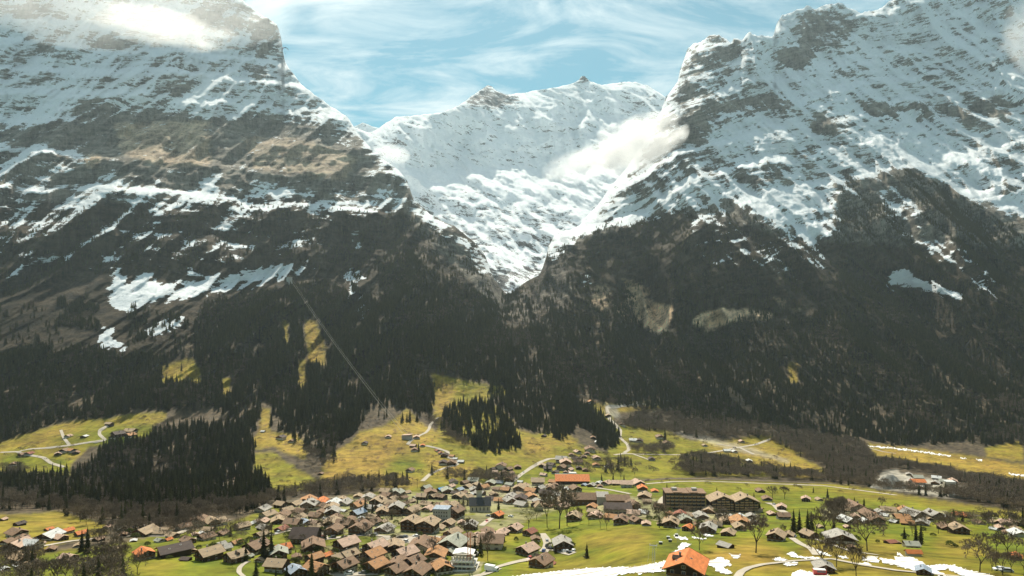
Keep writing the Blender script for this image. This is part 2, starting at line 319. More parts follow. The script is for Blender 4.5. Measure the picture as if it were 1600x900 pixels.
# ---- zones
P_ = poly_mask
def paint(base, items, k=2):
    a = base.copy()
    for pts, v in items:
        m = P_(pts) if not (isinstance(pts, tuple) and len(pts) == 4 and not isinstance(pts[0], (tuple, list))) else ell(*pts)
        a[m] = v
    return blur(a, k) if k else a
Z = np.zeros((CH, CW), np.float32)
snow_r = paint(Z + .02, [
 ([(-400,-300),(700,-300),(640,300),(560,215),(470,190),(400,185),(330,190),(260,175),(150,185),(0,200),(-400,200)], .86),
 ([(-400,200),(0,200),(150,185),(260,175),(330,190),(400,188),(470,192),(560,215),(640,300),(650,330),(560,300),(450,285),(330,300),(250,290),(150,265),(60,250),(-400,240)], .10),
 ([(-400,235),(60,240),(150,262),(250,290),(330,300),(450,285),(560,300),(650,325),(600,335),(520,330),(430,325),(330,330),(200,330),(0,330),(-400,330)], .42),
 ([(-400,330),(600,330),(560,360),(450,400),(300,420),(150,420),(-400,400)], .17),
 ([(-400,225),(20,228),(130,235),(125,245),(0,240),(-400,240)], .8),
 ([(60,250),(130,262),(110,272),(55,262)], .7), ([(310,272),(345,275),(335,305),(318,300)], .9), ([(390,285),(445,292),(440,308),(395,300)], .8),
 ([(60,310),(120,305),(100,322),(60,322)], .6), ([(150,300),(200,308),(215,322),(160,318)], .75),([(40,318),(100,335),(60,345),(0,345),(0,335)],.5),
 ([(236,300),(244,300),(252,350),(244,375),(240,345)], .7),
 ([(340,330),(400,320),(390,338),(345,345)], .55), ([(475,315),(500,320),(505,338),(482,335)], .8),
 ([(330,355),(385,342),(390,352),(340,365)], .55),
 ([(182,425),(190,422),(196,450),(208,455),(222,430),(246,420),(240,440),(250,452),(288,448),(305,425),(330,408),(345,388),(330,396),(318,420),(300,445),(400,420),(440,413),(495,415),(494,430),(440,434),(400,445),(330,456),(260,470),(205,486),(185,480),(175,468)], .95),
 ([(12,442),(20,425),(45,408),(95,396),(90,410),(50,418),(22,446)], .85),
 ([(160,518),(178,518),(176,540),(163,545)], .9), ([(225,517),(255,505),(300,498),(290,508),(240,522)], .75), ([(182,540),(198,545),(190,550)], .8),
 ([(155,398),(165,400),(185,415),(178,418)], .85),
 ([(535,425),(572,424),(562,438),(556,450),(560,470),(553,465),(548,440)], .8), ([(548,350),(566,355),(562,390),(552,380)], .8), ([(518,345),(530,345),(528,368)], .65), ([(575,355),(592,368),(585,370)], .6),
 ([(552,458),(570,462),(572,495),(560,505),(556,480)], .55), ([(440,120),(520,190),(540,230),(480,190)], .7),
 ([(585,292),(625,300),(650,318),(690,350),(745,388),(772,436),(755,425),(735,400),(700,372),(640,330),(590,312)], .62),
 ([(1000,-300),(2000,-300),(2000,430),(1600,345),(1480,290),(1420,262),(1345,285),(1325,262),(1312,310),(1300,360),(1285,385),(1240,380),(1180,330),(1130,312),(1050,322),(960,345),(880,365),(850,400),(850,300),(950,250)], .88),
 ([(1000,-300),(1210,-300),(1160,100),(1115,150),(1110,230),(1080,290),(1000,330),(880,370),(850,400),(850,280)], .50),
 ([(930,320),(1000,290),(1100,265),(1100,290),(1020,325),(940,350),(880,380),(870,370)], .60),
 ([(1385,322),(1410,330),(1500,392),(1570,460),(1560,470),(1530,448),(1440,392),(1400,345)], .50),
 ([(1395,285),(1450,330),(1430,350),(1385,320),(1370,300)], .62),
 ([(1390,424),(1415,420),(1445,440),(1505,462),(1503,470),(1470,462),(1440,456),(1425,450),(1390,450)], 1.2),
 ([(1255,405),(1275,393),(1290,402),(1270,414)], 1.2), ([(1240,430),(1260,435),(1270,445),(1250,440)], .7),
 ([(860,400),(880,370),(905,368),(890,385),(872,410)], .42),
 ([(930,395),(940,388),(935,408)], .7), ([(910,435),(925,432),(925,448),(915,450)], .6),
 ([(1080,330),(1130,330),(1150,370),(1180,330),(1290,395),(1290,430),(1180,440),(1080,400)], .20),
 ([(1300,300),(1330,270),(1350,300),(1330,330)], .35),([(1265,330),(1310,320),(1310,380),(1290,380)],.55),
 ([(960,345),(1050,322),(1130,312),(1140,330),(1060,330),(960,362)], .78), ([(855,395),(870,370),(900,358),(940,335),(1000,305),(1060,290),(1110,262),(1120,280),(1060,312),(1000,332),(940,356),(900,374),(870,392)], .85),
 ((1245,92,32,16), .18), ((1290,45,42,30), .42), ((1265,68,18,14), .2), ((1165,165,62,13), .28), ((1232,166,10,8), .1), ((1287,196,22,15), .08), ((1320,196,12,9), .15),
 ((1375,172,26,13), .12), ((1402,178,10,11), .12), ((1440,166,14,6), .15), ((1480,176,32,9), .3), ((1550,174,36,16), .3), ((1512,184,8,18), .1), ((1200,262,70,6), .38), ((1262,242,20,6), .3),
 ((1175,277,52,7), .3), ((1225,288,50,4), .3), ((1112,268,14,14), .2), ((1320,116,20,6), .3), ((1455,116,20,6), .35), ((1570,100,22,6), .3), ((1585,292,22,12), .3), ((1560,256,35,5), .4), ((1112,190,25,10), .3), ((1085,190,16,18), .2),
 ((75,78,17,8), .2), ((170,70,28,10), .3), ((250,105,22,4), .3), ((404,118,15,14), .15), ((285,142,26,13), .42), ((150,175,32,18), .35), ((160,126,24,5), .42), ((50,20,30,12), .45), ((415,55,22,36), .38), ((350,25,50,22), .5), ((235,125,16,4), .35), ((478,178,30,8), .5), ((505,200,18,16), .3), ((50,118,40,4), .5), ((545,215,20,12), .3), ((600,270,25,16), .3),
], 3)
# 3 = bare woodland, conifers, meadow
con_r = paint(Z, [
 ([(-400,700),(-400,540),(0,560),(60,545),(140,550),(200,560),(300,560),(300,520),(320,475),(400,462),(450,452),(505,440),(560,470),(640,560),(680,600),(678,655),(650,652),(600,668),(560,676),(530,700),(505,730),(480,705),(460,680),(428,676),(424,640),(410,640),(400,676),(330,640),(262,643),(205,648),(160,655),(95,662),(40,680),(0,695)], 1.0),
 ([(0,480),(90,485),(100,555),(60,548),(0,560)], .08), ([(90,470),(150,470),(160,520),(95,512)], .8), ([(200,480),(300,500),(300,558),(200,556)], .25),
 ([(545,440),(600,480),(590,400),(640,380),(700,400),(750,440),(778,480),(782,560),(800,600),(870,612),(930,640),(966,680),(970,702),(940,705),(925,680),(905,665),(860,640),(800,612),(740,596),(680,585),(640,560),(560,470)], .95),
 ([(640,330),(740,400),(775,470),(700,440),(620,380)], .25),
 ([(795,560),(800,510),(830,490),(870,500),(930,480),(960,530),(1050,545),(1200,515),(1250,500),(1290,430),(1310,330),(1325,268),(1345,290),(1392,325),(1440,395),(1530,455),(1560,470),(1500,392),(1400,315),(1395,280),(1425,268),(1480,298),(1600,370),(2000,480),(2000,740),(1600,700),(1500,695),(1400,698),(1350,692),(1250,677),(1150,668),(1050,655),(1000,640),(920,625),(830,605),(800,590)], 1.0),
 ([(1385,418),(1415,418),(1445,438),(1507,462),(1503,474),(1470,466),(1425,454),(1388,452)], 0),
 ([(860,405),(900,372),(960,350),(1060,330),(1130,320),(1180,332),(1240,375),(1290,395),(1290,430),(1250,500),(1180,480),(1120,462),(1050,450),(1000,430),(950,432),(930,470),(870,485),(848,450)], .62),
 ([(1280,390),(1320,385),(1300,470),(1260,500),(1250,470)], .3),
 ([(765,480),(800,472),(850,485),(880,480),(1000,440),(1250,480),(1240,530),(1050,560),(850,600),(800,600),(780,560)], .85), ([(785,462),(850,440),(870,480),(850,500),(800,520),(780,500)], .35),
 ([(1000,450),(1055,478),(1055,520),(1030,527),(1000,508)], 0), ([(1086,500),(1110,486),(1172,486),(1172,498),(1130,510),(1106,524)], 0), ([(925,445),(960,445),(958,490),(930,485)], .2),
 ([(160,712),(232,690),(262,672),(380,672),(400,700),(398,745),(430,780),(400,800),(250,812),(100,796),(30,785),(-60,775),(-60,758),(60,760),(112,752),(150,728)], 1.0), ([(228,735),(262,728),(270,745),(240,752)], 0), ([(335,760),(372,752),(370,775),(340,780)], .1), ([(130,775),(160,768),(165,785)], .1),
 ([(700,640),(725,632),(765,632),(795,655),(812,690),(812,705),(780,712),(740,702),(700,680),(690,655)], .95),
 ([(760,612),(795,610),(860,640),(905,665),(880,690),(840,678),(808,668),(795,650),(765,625)], .9),
 ([(478,498),(498,500),(514,545),(512,575),(484,575),(474,520)], 0), ([(442,500),(453,500),(454,545),(444,545)], 0), ([(466,565),(482,560),(482,612),(468,610)], 0),
 ([(255,572),(300,558),(318,580),(318,606),(250,604)], .02), ([(347,592),(362,590),(364,624),(348,622)], 0), ([(408,632),(428,632),(432,668),(404,668)], 0),
 ([(1234,566),(1250,572),(1248,604),(1236,604)], 0), ([(425,640),(440,660),(500,690),(520,700),(510,712),(470,695),(425,676)], .15), ([(560,652),(600,640),(640,640),(660,650),(655,662),(600,668),(562,672)], .2),
 ([(0,330),(300,320),(560,330),(640,340),(660,380),(560,440),(420,400),(300,430),(150,430),(0,470)], .35),
], 1)
bare_r = paint(Z, [
 ([(960,668),(1060,660),(1150,668),(1230,678),(1330,690),(1360,702),(1450,712),(1600,750),(2000,800),(2000,850),(1600,802),(1500,785),(1420,775),(1300,757),(1180,750),(1060,746),(1062,722),(1100,716),(1160,730),(1250,745),(1290,750),(1295,735),(1230,705),(1190,685),(1120,690),(1050,680),(1000,674)], 1.0),
 ([(1365,745),(1400,735),(1440,742),(1520,765),(1530,778),(1440,775),(1370,762)], 0),
 ([(1350,690),(1400,696),(1500,708),(1600,725),(2000,775),(2000,815),(1600,764),(1480,741),(1360,720)], 0),
 ([(975,705),(1050,700),(1055,712),(1010,716)], .7), ([(895,722),(990,722),(990,745),(890,745)], .35), ([(1100,640),(1250,680),(1230,690),(1150,672),(1090,660)], .5),
 ([(0,755),(60,750),(150,760),(400,790),(520,760),(620,755),(645,766),(560,776),(470,783),(400,800),(330,822),(240,838),(180,856),(130,835),(120,815),(60,800),(0,804)], .8),
 ([(-60,886),(40,878),(110,880),(190,872),(205,890),(190,960),(-60,960)], .55), ([(120,812),(190,828),(240,835),(180,855),(100,858),(60,846),(110,840)], .4),
 ([(640,748),(700,742),(760,745),(830,762),(740,760),(690,752)], .6), ([(460,690),(540,700),(520,745),(500,745)], .35), ([(0,735),(40,730),(45,760),(0,765)], .7),
 ([(1530,690),(1600,665),(2000,690),(2000,730),(1600,700)], .8), ([(860,560),(940,540),(1000,600),(960,640),(900,620)], .4), ([(940,440),(960,440),(1000,500),(960,520)], .3),
 ([(0,600),(150,560),(260,600),(200,650),(60,670),(0,680)], .30), ([(1000,640),(1080,655),(1060,662),(980,668)], .7), ([(660,655),(700,660),(740,710),(700,690)], .6),
 ([(1290,800),(1320,800),(1320,812),(1290,815)], .5), ([(1500,868),(1590,860),(1600,900),(1500,900)], .25),([(1520,800),(1600,822),(1600,836),(1530,826)],.35),
], 1)
# meadow: 0..1 cover, hue 0 = green, 1 = straw
mead_r = Z.copy(); straw_r = Z + .35
for pts, st in [
 ([(0,695),(40,680),(95,664),(140,655),(165,657),(205,650),(262,645),(262,655),(240,668),(232,672),(150,692),(110,730),(60,735),(0,740)], .75),
 ([(150,664),(240,664),(245,690),(150,700),(60,700),(40,712),(110,715),(112,745),(45,748),(0,752),(0,712),(60,700),(110,682)], .2),
 ([(-400,700),(0,695),(0,740),(-400,760)], .7),
 ([(-400,806),(45,806),(80,802),(100,802),(130,812),(165,820),(170,835),(100,850),(60,868),(-400,875)], .62),
 ([(410,640),(424,640),(425,676),(465,680),(485,700),(480,720),(455,712),(430,700),(400,705),(395,690),(408,678)], .95),
 ([(480,503),(496,503),(512,545),(510,572),(486,572),(478,520)], .95), ([(443,502),(452,502),(453,542),(445,542)], .95), ([(467,567),(481,562),(481,608),(469,608)], .95), ([(256,574),(300,560),(316,582),(316,602),(252,602)], .7), ([(348,593),(361,591),(363,620),(349,620)], .95), ([(1234,566),(1250,572),(1248,600),(1236,600)], .95),
 ([(398,712),(430,708),(450,725),(500,752),(490,768),(440,770),(405,760),(398,740)], .4),
 ([(500,765),(505,735),(520,712),(545,695),(565,676),(600,668),(640,640),(655,660),(680,675),(700,680),(720,700),(760,735),(800,760),(740,770),(650,765),(560,765)], .9),
 ([(622,715),(655,711),(672,740),(650,745),(600,745),(612,725)], .12), ([(640,705),(700,684),(720,700),(760,735),(790,755),(770,750),(700,712),(650,709)], .35),
 ([(655,745),(700,735),(690,750),(660,755)], .4),
 ([(677,586),(700,590),(730,597),(765,603),(795,608),(792,620),(770,618),(765,625),(780,640),(800,655),(805,668),(815,675),(835,680),(860,676),(905,695),(960,715),(990,745),(900,745),(830,735),(790,740),(760,735),(720,705),(690,690),(680,650),(678,620)], .45),
 ([(677,586),(705,592),(712,610),(705,640),(690,650),(678,640)], .95), ([(690,640),(720,640),(720,660),(690,660)], .9), ([(815,680),(870,690),(860,712),(825,712)], .8), ([(870,668),(905,690),(900,700),(860,690)],.8),
 ([(925,632),(1030,627),(1035,640),(960,648),(958,665),(1000,670),(1045,675),(1080,690),(1140,690),(1200,680),(1222,690),(1240,710),(1290,735),(1290,748),(1150,745),(1000,750),(880,748),(870,700),(900,700),(950,716),(955,690),(930,640)], .35),
 ([(925,632),(1030,627),(1035,640),(960,648)], 1.0), ([(1080,690),(1140,690),(1220,690),(1240,710),(1290,735),(1290,748),(1200,735),(1120,705)], .75),
 ([(1020,750),(1100,752),(1300,757),(1380,768),(1430,778),(1600,802),(2000,840),(2000,870),(1600,815),(1460,805),(1350,795),(1250,790),(1100,775),(1010,770)], .38),
 ([(1300,758),(1430,778),(1600,802),(1600,812),(1400,790),(1300,775)], .6),
 ([(1355,694),(1400,699),(1500,711),(1600,728),(2000,775),(2000,810),(1600,756),(1480,733),(1370,714)], .95),
 ([(1200,713),(1250,726),(1295,742),(1270,748),(1200,733)], .9), ([(1232,700),(1290,712),(1280,716),(1235,708)], .6), ([(1540,702),(1600,690),(1600,724),(1545,715)], .7),
 ([(-400,1000),(-400,878),(60,868),(100,862),(200,850),(240,840),(330,830),(400,805),(440,790),(500,785),(560,775),(640,765),(700,752),(760,745),(800,735),(870,735),(960,745),(1040,758),(1200,768),(1300,772),(1400,785),(1600,812),(2000,860),(2000,1000)], .12),
 ([(915,835),(990,828),(1030,840),(1000,868),(940,860),(900,850)], .55), ([(800,885),(900,875),(1000,872),(1040,878),(1000,900),(800,900)], .45), ([(1095,862),(1180,845),(1240,868),(1200,890),(1120,890)], .8),
 ([(1260,848),(1420,862),(1500,885),(1600,895),(1600,960),(1000,960),(1130,900),(1250,880)], .6), ([(1470,835),(1530,838),(1550,870),(1500,880),(1460,860)], .5), ([(200,895),(260,870),(300,880),(240,910)], .45),
 ([(800,832),(830,830),(800,850),(750,880),(745,868)], .5),([(1380,840),(1420,856),(1400,862),(1350,850)],.6),
]:
    m = P_(pts); mead_r[m] = 1; straw_r[m] = st
mead_r = blur(mead_r, 1); straw_r = blur(straw_r, 4)
rock_r = paint(Z, [
 ([(-400,-300),(800,-300),(700,340),(560,320),(400,310),(-400,330)], 1.0), ([(850,-300),(2000,-300),(2000,400),(1290,380),(1050,330),(850,400)], 1.0),
 ([(640,320),(700,350),(760,410),(800,470),(775,500),(740,440),(690,400),(640,350)], .8), ([(790,455),(850,440),(860,480),(830,500),(790,500)], .3),
 ([(850,400),(870,400),(900,440),(880,490),(850,470)], .5),
], 2)
bluff_r = paint(Z, [
 ([(1000,478),(1012,468),(1030,478),(1052,480),(1055,492),(1048,505),(1046,522),(1030,525),(1010,515),(1000,500)], 1.0), ([(988,446),(1014,450),(1014,475),(1000,478)], .9), ([(1086,500),(1096,492),(1110,488),(1130,484),(1150,490),(1170,488),(1172,496),(1150,502),(1130,508),(1118,520),(1106,522),(1104,510),(1088,514)], 1.0), ([(1120,488),(1172,484),(1210,492),(1205,502),(1150,504),(1125,512)], .9),
 ([(930,450),(950,445),(958,470),(948,490),(925,478)], .45), ([(1185,492),(1205,494),(1200,502)], .8), ([(1215,468),(1230,470),(1228,488)], .6), ([(1232,482),(1255,482),(1245,492)], .5), ([(960,478),(1000,465),(1000,508),(970,500)], .7), ([(975,440),(990,438),(995,470),(985,478)], .8),
 ([(135,245),(160,245),(155,265),(140,265)], .5), ([(300,205),(320,205),(322,262),(305,262)],.3), ([(180,195),(330,190),(330,262),(250,262),(190,240)], .35), ([(380,215),(480,220),(560,250),(540,285),(400,265)], .3)
], 1)
quarry_r = paint(Z, [([(1366,752),(1385,738),(1402,734),(1412,742),(1440,748),(1480,756),(1515,766),(1520,776),(1480,780),(1430,772),(1370,764)], 1.0), ([(948,640),(965,640),(975,655),(952,655)], .7), ([(940,632),(1025,628),(1030,636),(950,640)], .4), ([(1060,672),(1170,700),(1240,722),(1235,726),(1160,708),(1055,680)], .5)], 1)
yard_r = paint(Z, [([(575,852),(600,852),(660,846),(690,838),(690,850),(660,858),(600,862),(520,856)], 0), ([(590,842),(600,838),(690,838),(690,848),(600,852)], 1.0), ([(690,745+25),(830,765),(830,785),(720,788)], .5), ([(700,880),(760,880),(750,900),(690,900)], .6),
 ([(440,782),(900,755),(900,790),(790,830),(600,840),(430,835)], .42), ([(200,845),(440,800),(440,900),(300,868)], .1), ([(480,850),(690,850),(690,905),(480,905)], .36), ([(930,770),(1190,800),(1190,824),(1050,820),(930,806)], .5), ([(720,760),(900,758),(900,790),(740,792)], .62), ([(1280,795),(1480,800),(1500,815),(1290,815)], .6), ([(1040,795),(1190,795),(1190,806),(1040,806)], .6), ([(660,845),(690,845),(670,880),(655,870)], .8)], 1)
wk = np.where(YY < 470, 2.4, 1.0); wx = XX + wk * 5 * fbm(XX / 14, YY / 8, 4, 90, .6); wy = YY + wk * 3 * fbm(XX / 14, YY / 8, 4, 95, .6)
snowf = sample(snow_r, wx, wy)
mead = sample(mead_r, wx, wy); straw = np.clip(sample(straw_r, wx, wy) + .35 * fbm(XA / 40, D3 / 25, 4, 99), 0, 1)
rock = sample(rock_r, wx, wy); bluff = sample(bluff_r, wx, wy); quarry = sample(quarry_r, wx, wy); yard = sample(yard_r, XX, YY)
yard = yard * smooth(yard + .6 * fbm(XA / 14, D3 / 14, 3, 120), .2, .35) if True else yard
mixsnow = snowf
lgn = (np.clip(ledge, 0, 3) - 1.0)
snow_v = np.where(YY < 600, snowf * 1.15 - .12 + .38 * lgn * smooth(snowf, .03, .2) * (1 - smooth(snowf, .85, 1.0)), 0) 
snow_v = np.where(YY >= 600, -2, snow_v); snow_v = np.where(snowf < .05, -1, snow_v)
def C(*c): return np.array(c, np.float32)[None, None, :]
scrub = C(.058, .044, .028) * (1 + .5 * fbm(XA / 60, ZA / 60, 3, 101))[..., None] * (1 + (YY > 590) * .9 * np.clip(.4 + 1.8 * fbm(XA / 9, D3 / 14, 4, 160, .6), -.5, 2.2))[..., None]
grass = C(.112, .138, .003) * (1 - straw[..., None]) + C(.29, .19, .035) * straw[..., None]
rockc = C(.185, .165, .135) * (1 + .35 * fbm(XA / 120, ZA / 40, 4, 102))[..., None] * (1 - .25 * smooth(Z0, 0, 700)[..., None] * 0)
col = scrub * (1 - rock[..., None]) + rockc * rock[..., None]
col = col * (1 - mead[..., None]) + grass * mead[..., None]
b3 = bluff[..., None] * np.clip(.95 + .7 * fbm(XA / 9, ZA / 70, 3, 103), 0, 1)[..., None]
col = col * (1 - b3) + C(.80, .57, .36) * b3
q3 = quarry[..., None]
hum = (smooth(fbm(XA / 11, D3 / 16, 4, 150, .6), .10, .42) * smooth(straw, .35, .8) * .75)[..., None] * (YY < 800)[..., None]
col = col * (1 - hum) + C(.13, .075, .035) * hum
col = col * (1 - q3) + C(.36, .33, .27) * q3
y3 = np.clip(yard, 0, 1)[..., None]; col = col * (1 - y3) + C(.34, .29, .21) * y3
P = np.stack([XA, D3, ZA], -1)
# bluffs stand proud as steep faces: handled by the strata; now the back of the crest
back = []
for dd, dz, mul in ((60, -25, 1.02), (260, -260, 1.05), (900, -1100, 1.2)):
    r_ = P[-1].copy(); n_ = np.stack([(cols - 800) / F, np.ones(NC)], 1)
    r_[:, 0] += n_[:, 0] * dd; r_[:, 1] += dd; r_[:, 2] = np.maximum(r_[:, 2] + dz, -255); back.append(r_)
fr1 = P[0].copy(); fr1[:, 1] = 0; fr1[:, 0] = (cols - 800) * .5; fr1[:, 2] = -70
fr2 = fr1.copy(); fr2[:, 1] = -500; fr2[:, 2] = -20
PA = np.concatenate([np.stack([fr2, fr1]), P, np.stack(back)], 0)
def pad(a): return np.concatenate([np.repeat(a[:1], 2, 0), a, np.repeat(a[-1:], 3, 0)], 0)
land = grid_mesh("ground", PA, M_TERR)
vattr(land, "col", pad(np.clip(col, .01, .9)).reshape(-1, 3)); vattr(land, "snow", pad(snow_v).reshape(-1)); vattr(land, "strata", pad(h).reshape(-1)); vattr(land, "fine", pad(wm).reshape(-1))
tag(land, "valley floor with green meadows rising into two steep wooded mountains with snow above", None, None, "structure")
print("terrain A", round(time.time() - T0, 1))

# lookups on the ground sheet
NEARN = len(near_y)
def rowidx(x, y):
    if y >= 640: return np.interp(-y, -near_y, np.arange(NEARN))
    ci = min(max(np.interp(x, cols, np.arange(NC)), 0), NC - 1.001); j = int(ci); yc = YY[:, j] * (1 - ci + j) + YY[:, j + 1] * (ci - j)
    return float(np.interp(-y, -yc, np.arange(NR)))
def G(x, y):
    """point of the ground seen at photograph position x, y"""
    ci = np.interp(x, cols, np.arange(NC)); ri = min(max(rowidx(x, y), 0), NR - 1.001); ci = min(ci, NC - 1.001)
    i, j = int(ri), int(ci); a, b = ri - i, ci - j
    return (P[i, j] * (1 - a) + P[i + 1, j] * a) * (1 - b) + (P[i, j + 1] * (1 - a) + P[i + 1, j + 1] * a) * b
def H(Xw, Yw):
    """ground height at world X, Y"""
    x = 800 + F * Xw / max(Yw, 1); ci = min(max(np.interp(x, cols, np.arange(NC)), 0), NC - 1.001); j = int(ci); b = ci - j
    d = D3[:, j] * (1 - b) + D3[:, j + 1] * b; z = ZA[:, j] * (1 - b) + ZA[:, j + 1] * b
    return float(np.interp(Yw, d, z))

# ------------------------------------------------------------------ terrain B: the glacier basin and the great wall behind
def wall(name, label, cols_, TOPB, dt, ybot, nrow, seedb, snow_items, rockcol):
    tx = [p[0] for p in TOPB]; ty = [p[1] for p in TOPB]
    tp = interp(cols_, tx, ty) + fbm(cols_ / 12, cols_ * 0, 3, seedb) * 2.0
    s__ = np.linspace(0, 1, nrow)[:, None]; Y_ = ybot + (tp[None, :] - ybot) * s__; X_ = np.repeat(cols_[None, :], nrow, 0)
    D_ = interp(Y_, [p[0] for p in dt][::-1], [p[1] for p in dt][::-1])
    D_ += smooth(X_, 760, 640) * 250 * smooth(Y_, 330, 200) * -1 if name.startswith("snow") else 0
    x_ = D_ * (X_ - 800) / F; z_ = D_ * (HY - Y_) / F
    lx_ = x_ + 120 * fbm(x_ / 500, z_ / 500, 2, seedb + 1)
    r_ = -290 * (ridged(lx_ / 640, z_ / 1500, 3, seedb + 3) - .55) * smooth(Y_, 330, 250) - 150 * (ridged((lx_ + z_ * .5) / 260, z_ / 650, 4, seedb + 8) - .55)
    r_ += 48 * fbm((x_ - .9 * z_) / 150, (z_ + .6 * x_) / 70, 4, seedb + 20) + 70 * fbm((x_ - z_) / 300, (z_ + .7 * x_) / 170, 3, seedb + 25) * smooth(Y_, 250, 330)
    r_ += 40 * np.exp(-np.clip(Y_ - tp[None, :], 0, 999) / 7.0)
    D_ = D_ + r_
    st_ = np.abs(np.diff(Y_, axis=0, prepend=Y_[:1])); cu = np.cumsum(.05 * st_ * D_ / F, 0)
    D_ = np.maximum.accumulate(D_ - cu, 0) + cu
    x_ = D_ * (X_ - 800) / F; z_ = D_ * (HY - Y_) / F
    lg = np.clip(np.diff(D_, axis=0, append=D_[-1:] + 5) / (np.abs(np.diff(z_, axis=0, append=z_[-1:] + 5)) + .5), 0, 4)
    sr = paint(Z + .88, snow_items, 2); sf = sample(sr, X_ + 5 * fbm(X_ / 9, Y_ / 5, 3, 90), Y_) * 1.15 - .12 + .16 * (lg - 1)
    Pb = np.stack([x_, D_, z_], -1)
    bk = []
    for dd, dz in ((80, -40), (400, -500), (900, -1500)):
        q = Pb[-1].copy(); q[:, 1] += dd; q[:, 0] += dd * (cols_ - 800) / F; q[:, 2] = np.maximum(q[:, 2] + dz, -250); bk.append(q)
    PB = np.concatenate([Pb, np.stack(bk)], 0)
    o = grid_mesh(name, PB, M_TERR)
    pd = lambda a: np.concatenate([a, np.repeat(a[-1:], 3, 0)], 0)
    cb = C(*rockcol) * (1 + .3 * fbm(x_ / 100, z_ / 100, 3, seedb + 30))[..., None]
    vattr(o, "col", np.clip(pd(cb), .01, .9).reshape(-1, 3)); vattr(o, "snow", pd(sf).reshape(-1)); vattr(o, "strata", pd(z_ + .25 * x_ + 50 * fbm(x_ / 300, z_ / 300, 3, 9)).reshape(-1)); vattr(o, "fine", np.ones(PB.shape[0] * PB.shape[1]))
    tag(o, label, None, None, "structure")
    return o
wall("snow_mountain", "high snow covered mountain wall with glacier basin closing the valley", np.arange(540, 1180, 1.7),
 [(540,192),(555,200),(580,208),(600,194),(618,183),(650,180),(690,176),(715,166),(735,152),(750,141),(762,133),(768,135),(776,142),(790,148),(815,146),(840,141),(870,136),(895,131),(904,125),(908,119),(913,119),(922,127),(940,133),(955,131),(975,128),(992,128),(1010,133),(1025,141),(1040,152),(1070,175),(1180,230)],
 [(540,2500),(470,2850),(440,3020),(420,3140),(400,3260),(370,3440),(330,3680),(300,3860),(275,4080),(262,4240),(200,4520),(120,4940),(60,5150)], 530, 270, 200,
 [([(758,138),(764,134),(800,150),(820,160),(790,172),(740,170),(730,160)], .28), ([(560,200),(640,185),(680,195),(640,230),(600,235)], .75), ([(640,265),(950,265),(950,330),(640,330)], .97), ([(640,205),(690,200),(715,210),(700,230),(660,240)], 1.0), ((740,310,50,14), .8), ((1010,170,40,30), .75), ([(640,300),(700,300),(900,330),(860,470),(780,470),(700,420)], .70), ([(760,420),(860,420),(850,480),(780,480)], .45), ((912,122,8,5), .2)],
 (.16, .15, .145))
wall("distant_snow_ridge", "small pale snow ridge far behind the left shoulder of the glacier basin", np.arange(500, 660, 2.5),
 [(500,205),(540,199),(556,196),(568,192),(580,197),(595,201),(660,215)], [(300,5600),(250,5700),(180,5800)], 300, 40, 230, [], (.2, .2, .2))
print("terrain B", round(time.time() - T0, 1))
# ------------------------------------------------------------------ plants
M_NEEDLE = simple("needles", (.018, .019, .009), .9, .0, 3.0, col2=(.088, .078, .028), random_v=.7)
def leafy(m, amt, colr):
    n, l = m.node_tree.nodes, m.node_tree.links; b = n["Principled BSDF"]; t = n.new("ShaderNodeBsdfTranslucent"); t.inputs[0].default_value = (*colr, 1); x = n.new("ShaderNodeMixShader"); x.inputs[0].default_value = amt
    l.new(b.outputs[0], x.inputs[1]); l.new(t.outputs[0], x.inputs[2]); l.new(x.outputs[0], n["Material Output"].inputs[0])
leafy(M_NEEDLE, .42, (.15, .15, .045))
M_TWIG = simple("bare_twigs", (.12, .088, .058), .9, .0, 2.0, col2=(.23, .175, .12), random_v=.25)
M_TRUNK = simple("bark", (.055, .042, .032), .95, .3, 6.0)
M_BUD = simple("budding_twigs", (.13, .13, .05), .9, .0, 2.0, col2=(.20, .19, .08), random_v=.2)
def mesh_np(name, v, f, mat):
    me = bpy.data.meshes.new(name); me.from_pydata(v, [], f); me.materials.append(mat); return me
def conifer_mesh(seed, tiers=12, nb=8, wide=.17):
    q = random.Random(seed); v = []; f = []
    def tri(a, b, c): i = len(v); v.extend([a, b, c]); f.append((i, i + 1, i + 2))
    for t in range(tiers):
        u = t / (tiers - 1); z = .10 + .84 * u; r = wide * (1 - u) ** .85 * q.uniform(.85, 1.12) + .012
        off = q.uniform(0, 6.28)
        for k in range(nb):
            a = off + 6.283 * k / nb + q.uniform(-.25, .25); rr = r * q.uniform(.62, 1.18); dr = (.035 + .05 * (1 - u)) * q.uniform(.5, 1.3)
            tip = (math.cos(a) * rr, math.sin(a) * rr, z - dr); w_ = .42 + .1 * q.random()
            l_ = (math.cos(a - w_) * rr * .55, math.sin(a - w_) * rr * .55, z - dr * .75); r_ = (math.cos(a + w_) * rr * .55, math.sin(a + w_) * rr * .55, z - dr * .75)
            top_ = (0, 0, z + .055); tri(top_, l_, tip); tri(top_, tip, r_)
    n = 6
    for k in range(n):      # shaded heart of the crown
        a = 6.283 * k / n; b = 6.283 * (k + 1) / n; c_ = wide * .42
        tri((math.cos(a) * c_, math.sin(a) * c_, .12), (math.cos(b) * c_, math.sin(b) * c_, .12), (0, 0, .98))
    return mesh_np("conifer_crown", v, f, M_NEEDLE)
